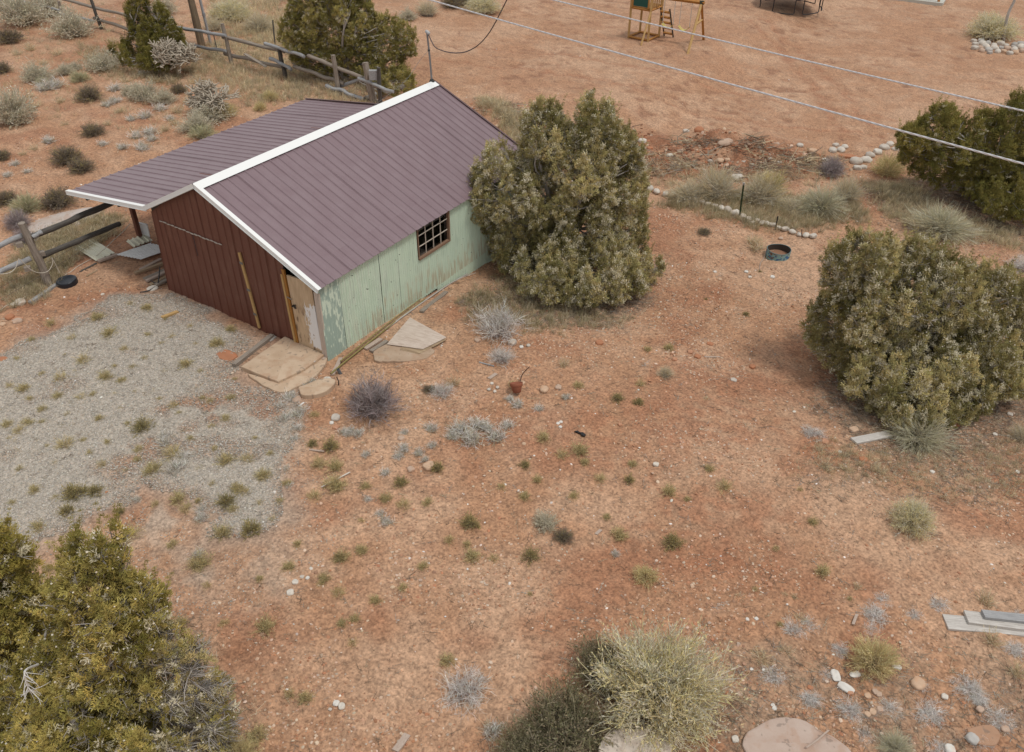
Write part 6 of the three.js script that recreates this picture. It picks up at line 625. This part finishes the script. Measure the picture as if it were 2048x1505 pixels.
scatter('pebbles', 'scattered pale and red pebbles on the bare dirt', 'pebbles', chip, chipMat, 44000, box((x, z) => visible(x, z) ? (1 - M.lot(x, z) * 0.97) * (1 - M.gravel(x, z)) * (0.1 + 0.9 * sm(0.42, 0.7, fbm(x * 0.7 + 12, z * 0.7, 3))) * (shedLocal(x, z)[0] < 0 ? 0.25 : 1) : 0, [-18, 18, -26, -4]), [[0.46, 0.28, 0.18], [0.52, 0.37, 0.27], [0.4, 0.19, 0.105], [0.46, 0.28, 0.18], [0.54, 0.42, 0.32], [0.34, 0.19, 0.12]], [0.009, 0.03], 0.6);
scatter('white_pebbles', 'sprinkled white stone chips on the bare dirt', 'pebbles', chip, chipMat, 2400, box((x, z) => visible(x, z) ? (1 - M.lot(x, z) * 0.93) * (0.15 + 0.85 * sm(0.4, 0.7, fbm(x * 0.5 + 70, z * 0.5, 3))) : 0, [-20, 22, -44, -4]), [[0.72, 0.68, 0.63], [0.65, 0.6, 0.54], [0.6, 0.48, 0.4]], [0.011, 0.027], 0.5);
scatter('twig_litter', 'fine dead twig and needle litter under the junipers and on the stony dirt', 'litter', twigGeo, leafy, 26000, box((x, z) => Math.max(M.tree1(x, z), M.tree2(x, z), M.corner(x, z), 0.5 * M.low(x, z), 0.5 * M.path(x, z), M.tree3(x, z) * 0.6, visible(x, z) && -z < 22 ? 0.035 : 0), [-12, 22, -28, -4]), [[0.3, 0.25, 0.2], [0.42, 0.38, 0.33], [0.2, 0.15, 0.11], [0.5, 0.42, 0.3]], [0.7, 1.3], 0.1);
scatter('rubble', 'broken clods and small rubble on the dug up red berm', 'rubble', chip, chipMat, 1500, box((x, z) => M.berm(x, z) ** 2, M.berm.bb), [[0.36, 0.16, 0.085], [0.3, 0.12, 0.06], [0.5, 0.36, 0.26], [0.42, 0.24, 0.15]], [0.03, 0.085], 0.6);
scatter('brush_debris', 'uprooted dead twigs strewn over the dug up red berm', 'twigs', twigGeo, leafy, 700, box((x, z) => M.berm(x, z) ** 2 * sm(0.45, 0.6, fbm(x * 0.9, z * 0.9, 2)), M.berm.bb), [[0.4, 0.34, 0.27], [0.25, 0.19, 0.14], [0.6, 0.5, 0.34]], [2, 4.5], 0.5, 0.02);
const gFence = region([[360, 120], [480, 60], [560, 40], [620, 130], [760, 190], [740, 215], [600, 205], [520, 215], [480, 190], [400, 165]], 0.5, 0.4), gFence2 = region([[420, 0], [560, -30], [600, 20], [560, 70], [440, 70]], 0.5, 0.4), gWall = region([[925, 600], [960, 560], [1010, 540], [1060, 600], [1200, 610], [1250, 620], [1110, 660], [1050, 660], [960, 640]], 0.25, 0.3), gBed = region([[1320, 385], [1400, 350], [1560, 365], [1720, 375], [1740, 408], [1640, 428], [1560, 436], [1470, 410], [1380, 392]], 0.3, 0.3), gT3 = region([[1740, 345], [1830, 340], [1900, 400], [2048, 440], [2048, 470], [1900, 440], [1790, 410]], 0.4, 0.3), gGate = region([[0, 560], [60, 480], [200, 430], [260, 440], [200, 490], [120, 540], [60, 600], [0, 620]], 0.3, 0.3), gBerm = region([[1040, 250], [1200, 255], [1320, 300], [1500, 320], [1640, 280], [1700, 290], [1640, 340], [1340, 345], [1250, 330]], 0.3, 0.4), gShed = region([[960, 200], [1000, 215], [1060, 265], [1040, 290], [985, 240]], 0.3, 0.2), gT2 = region([[1590, 890], [1760, 900], [2060, 860], [2060, 1000], [1800, 990], [1600, 960]], 0.4, 0.5), gT5 = region([[160, 90], [250, 110], [380, 150], [340, 170], [220, 150], [160, 120]], 0.4, 0.4);
const STR = [[0.74, 0.62, 0.4], [0.66, 0.55, 0.36], [0.8, 0.7, 0.48], [0.56, 0.5, 0.35]], GRY = [[0.64, 0.56, 0.4], [0.54, 0.45, 0.28], [0.68, 0.58, 0.39], [0.44, 0.38, 0.22]];
const gScrub = region([[-60, 60], [0, 0], [200, 0], [420, 40], [480, 160], [330, 300], [200, 250], [0, 200]], 0.6, 0.6);
for (const [a, n, c, l, s] of [[gScrub, 900, STR, 'thin dry grass scattered over the sand beyond the lean-to', [0.6, 1.3]], [gFence, 2600, STR, 'dry straw grass along the rail fence behind the shed', [0.9, 1.7]], [gFence2, 1000, STR, 'dry straw grass beyond the rail fence near the utility pole', [1, 2]], [gWall, 650, GRY, 'dry olive grass at the foot of the big juniper by the shed', [0.6, 1.2]], [gBed, 2000, GRY, 'dry grass filling the stone edged bed', [0.8, 1.5]], [gT3, 1300, STR, 'dry grass fringe at the foot of the dark juniper', [0.7, 1.3]], [gGate, 1800, GRY, 'dry weeds under the pole rails by the lean-to', [0.7, 1.3]], [gBerm, 700, STR, 'straw and uprooted grass on the berm', [0.7, 1.4]], [gShed, 500, STR, 'straw grass along the rear roof edge of the shed', [1, 1.8]], [gT2, 700, STR, 'thin dry grass on the ground below the broad juniper', [0.4, 0.8]], [gT5, 700, GRY, 'olive grass around the narrow dark juniper', [0.8, 1.4]]]) scatter('dry_grass', l, 'grass', grassTuft, leafy, n, a, c, s, 0.25);
renderer.render(scene, camera);
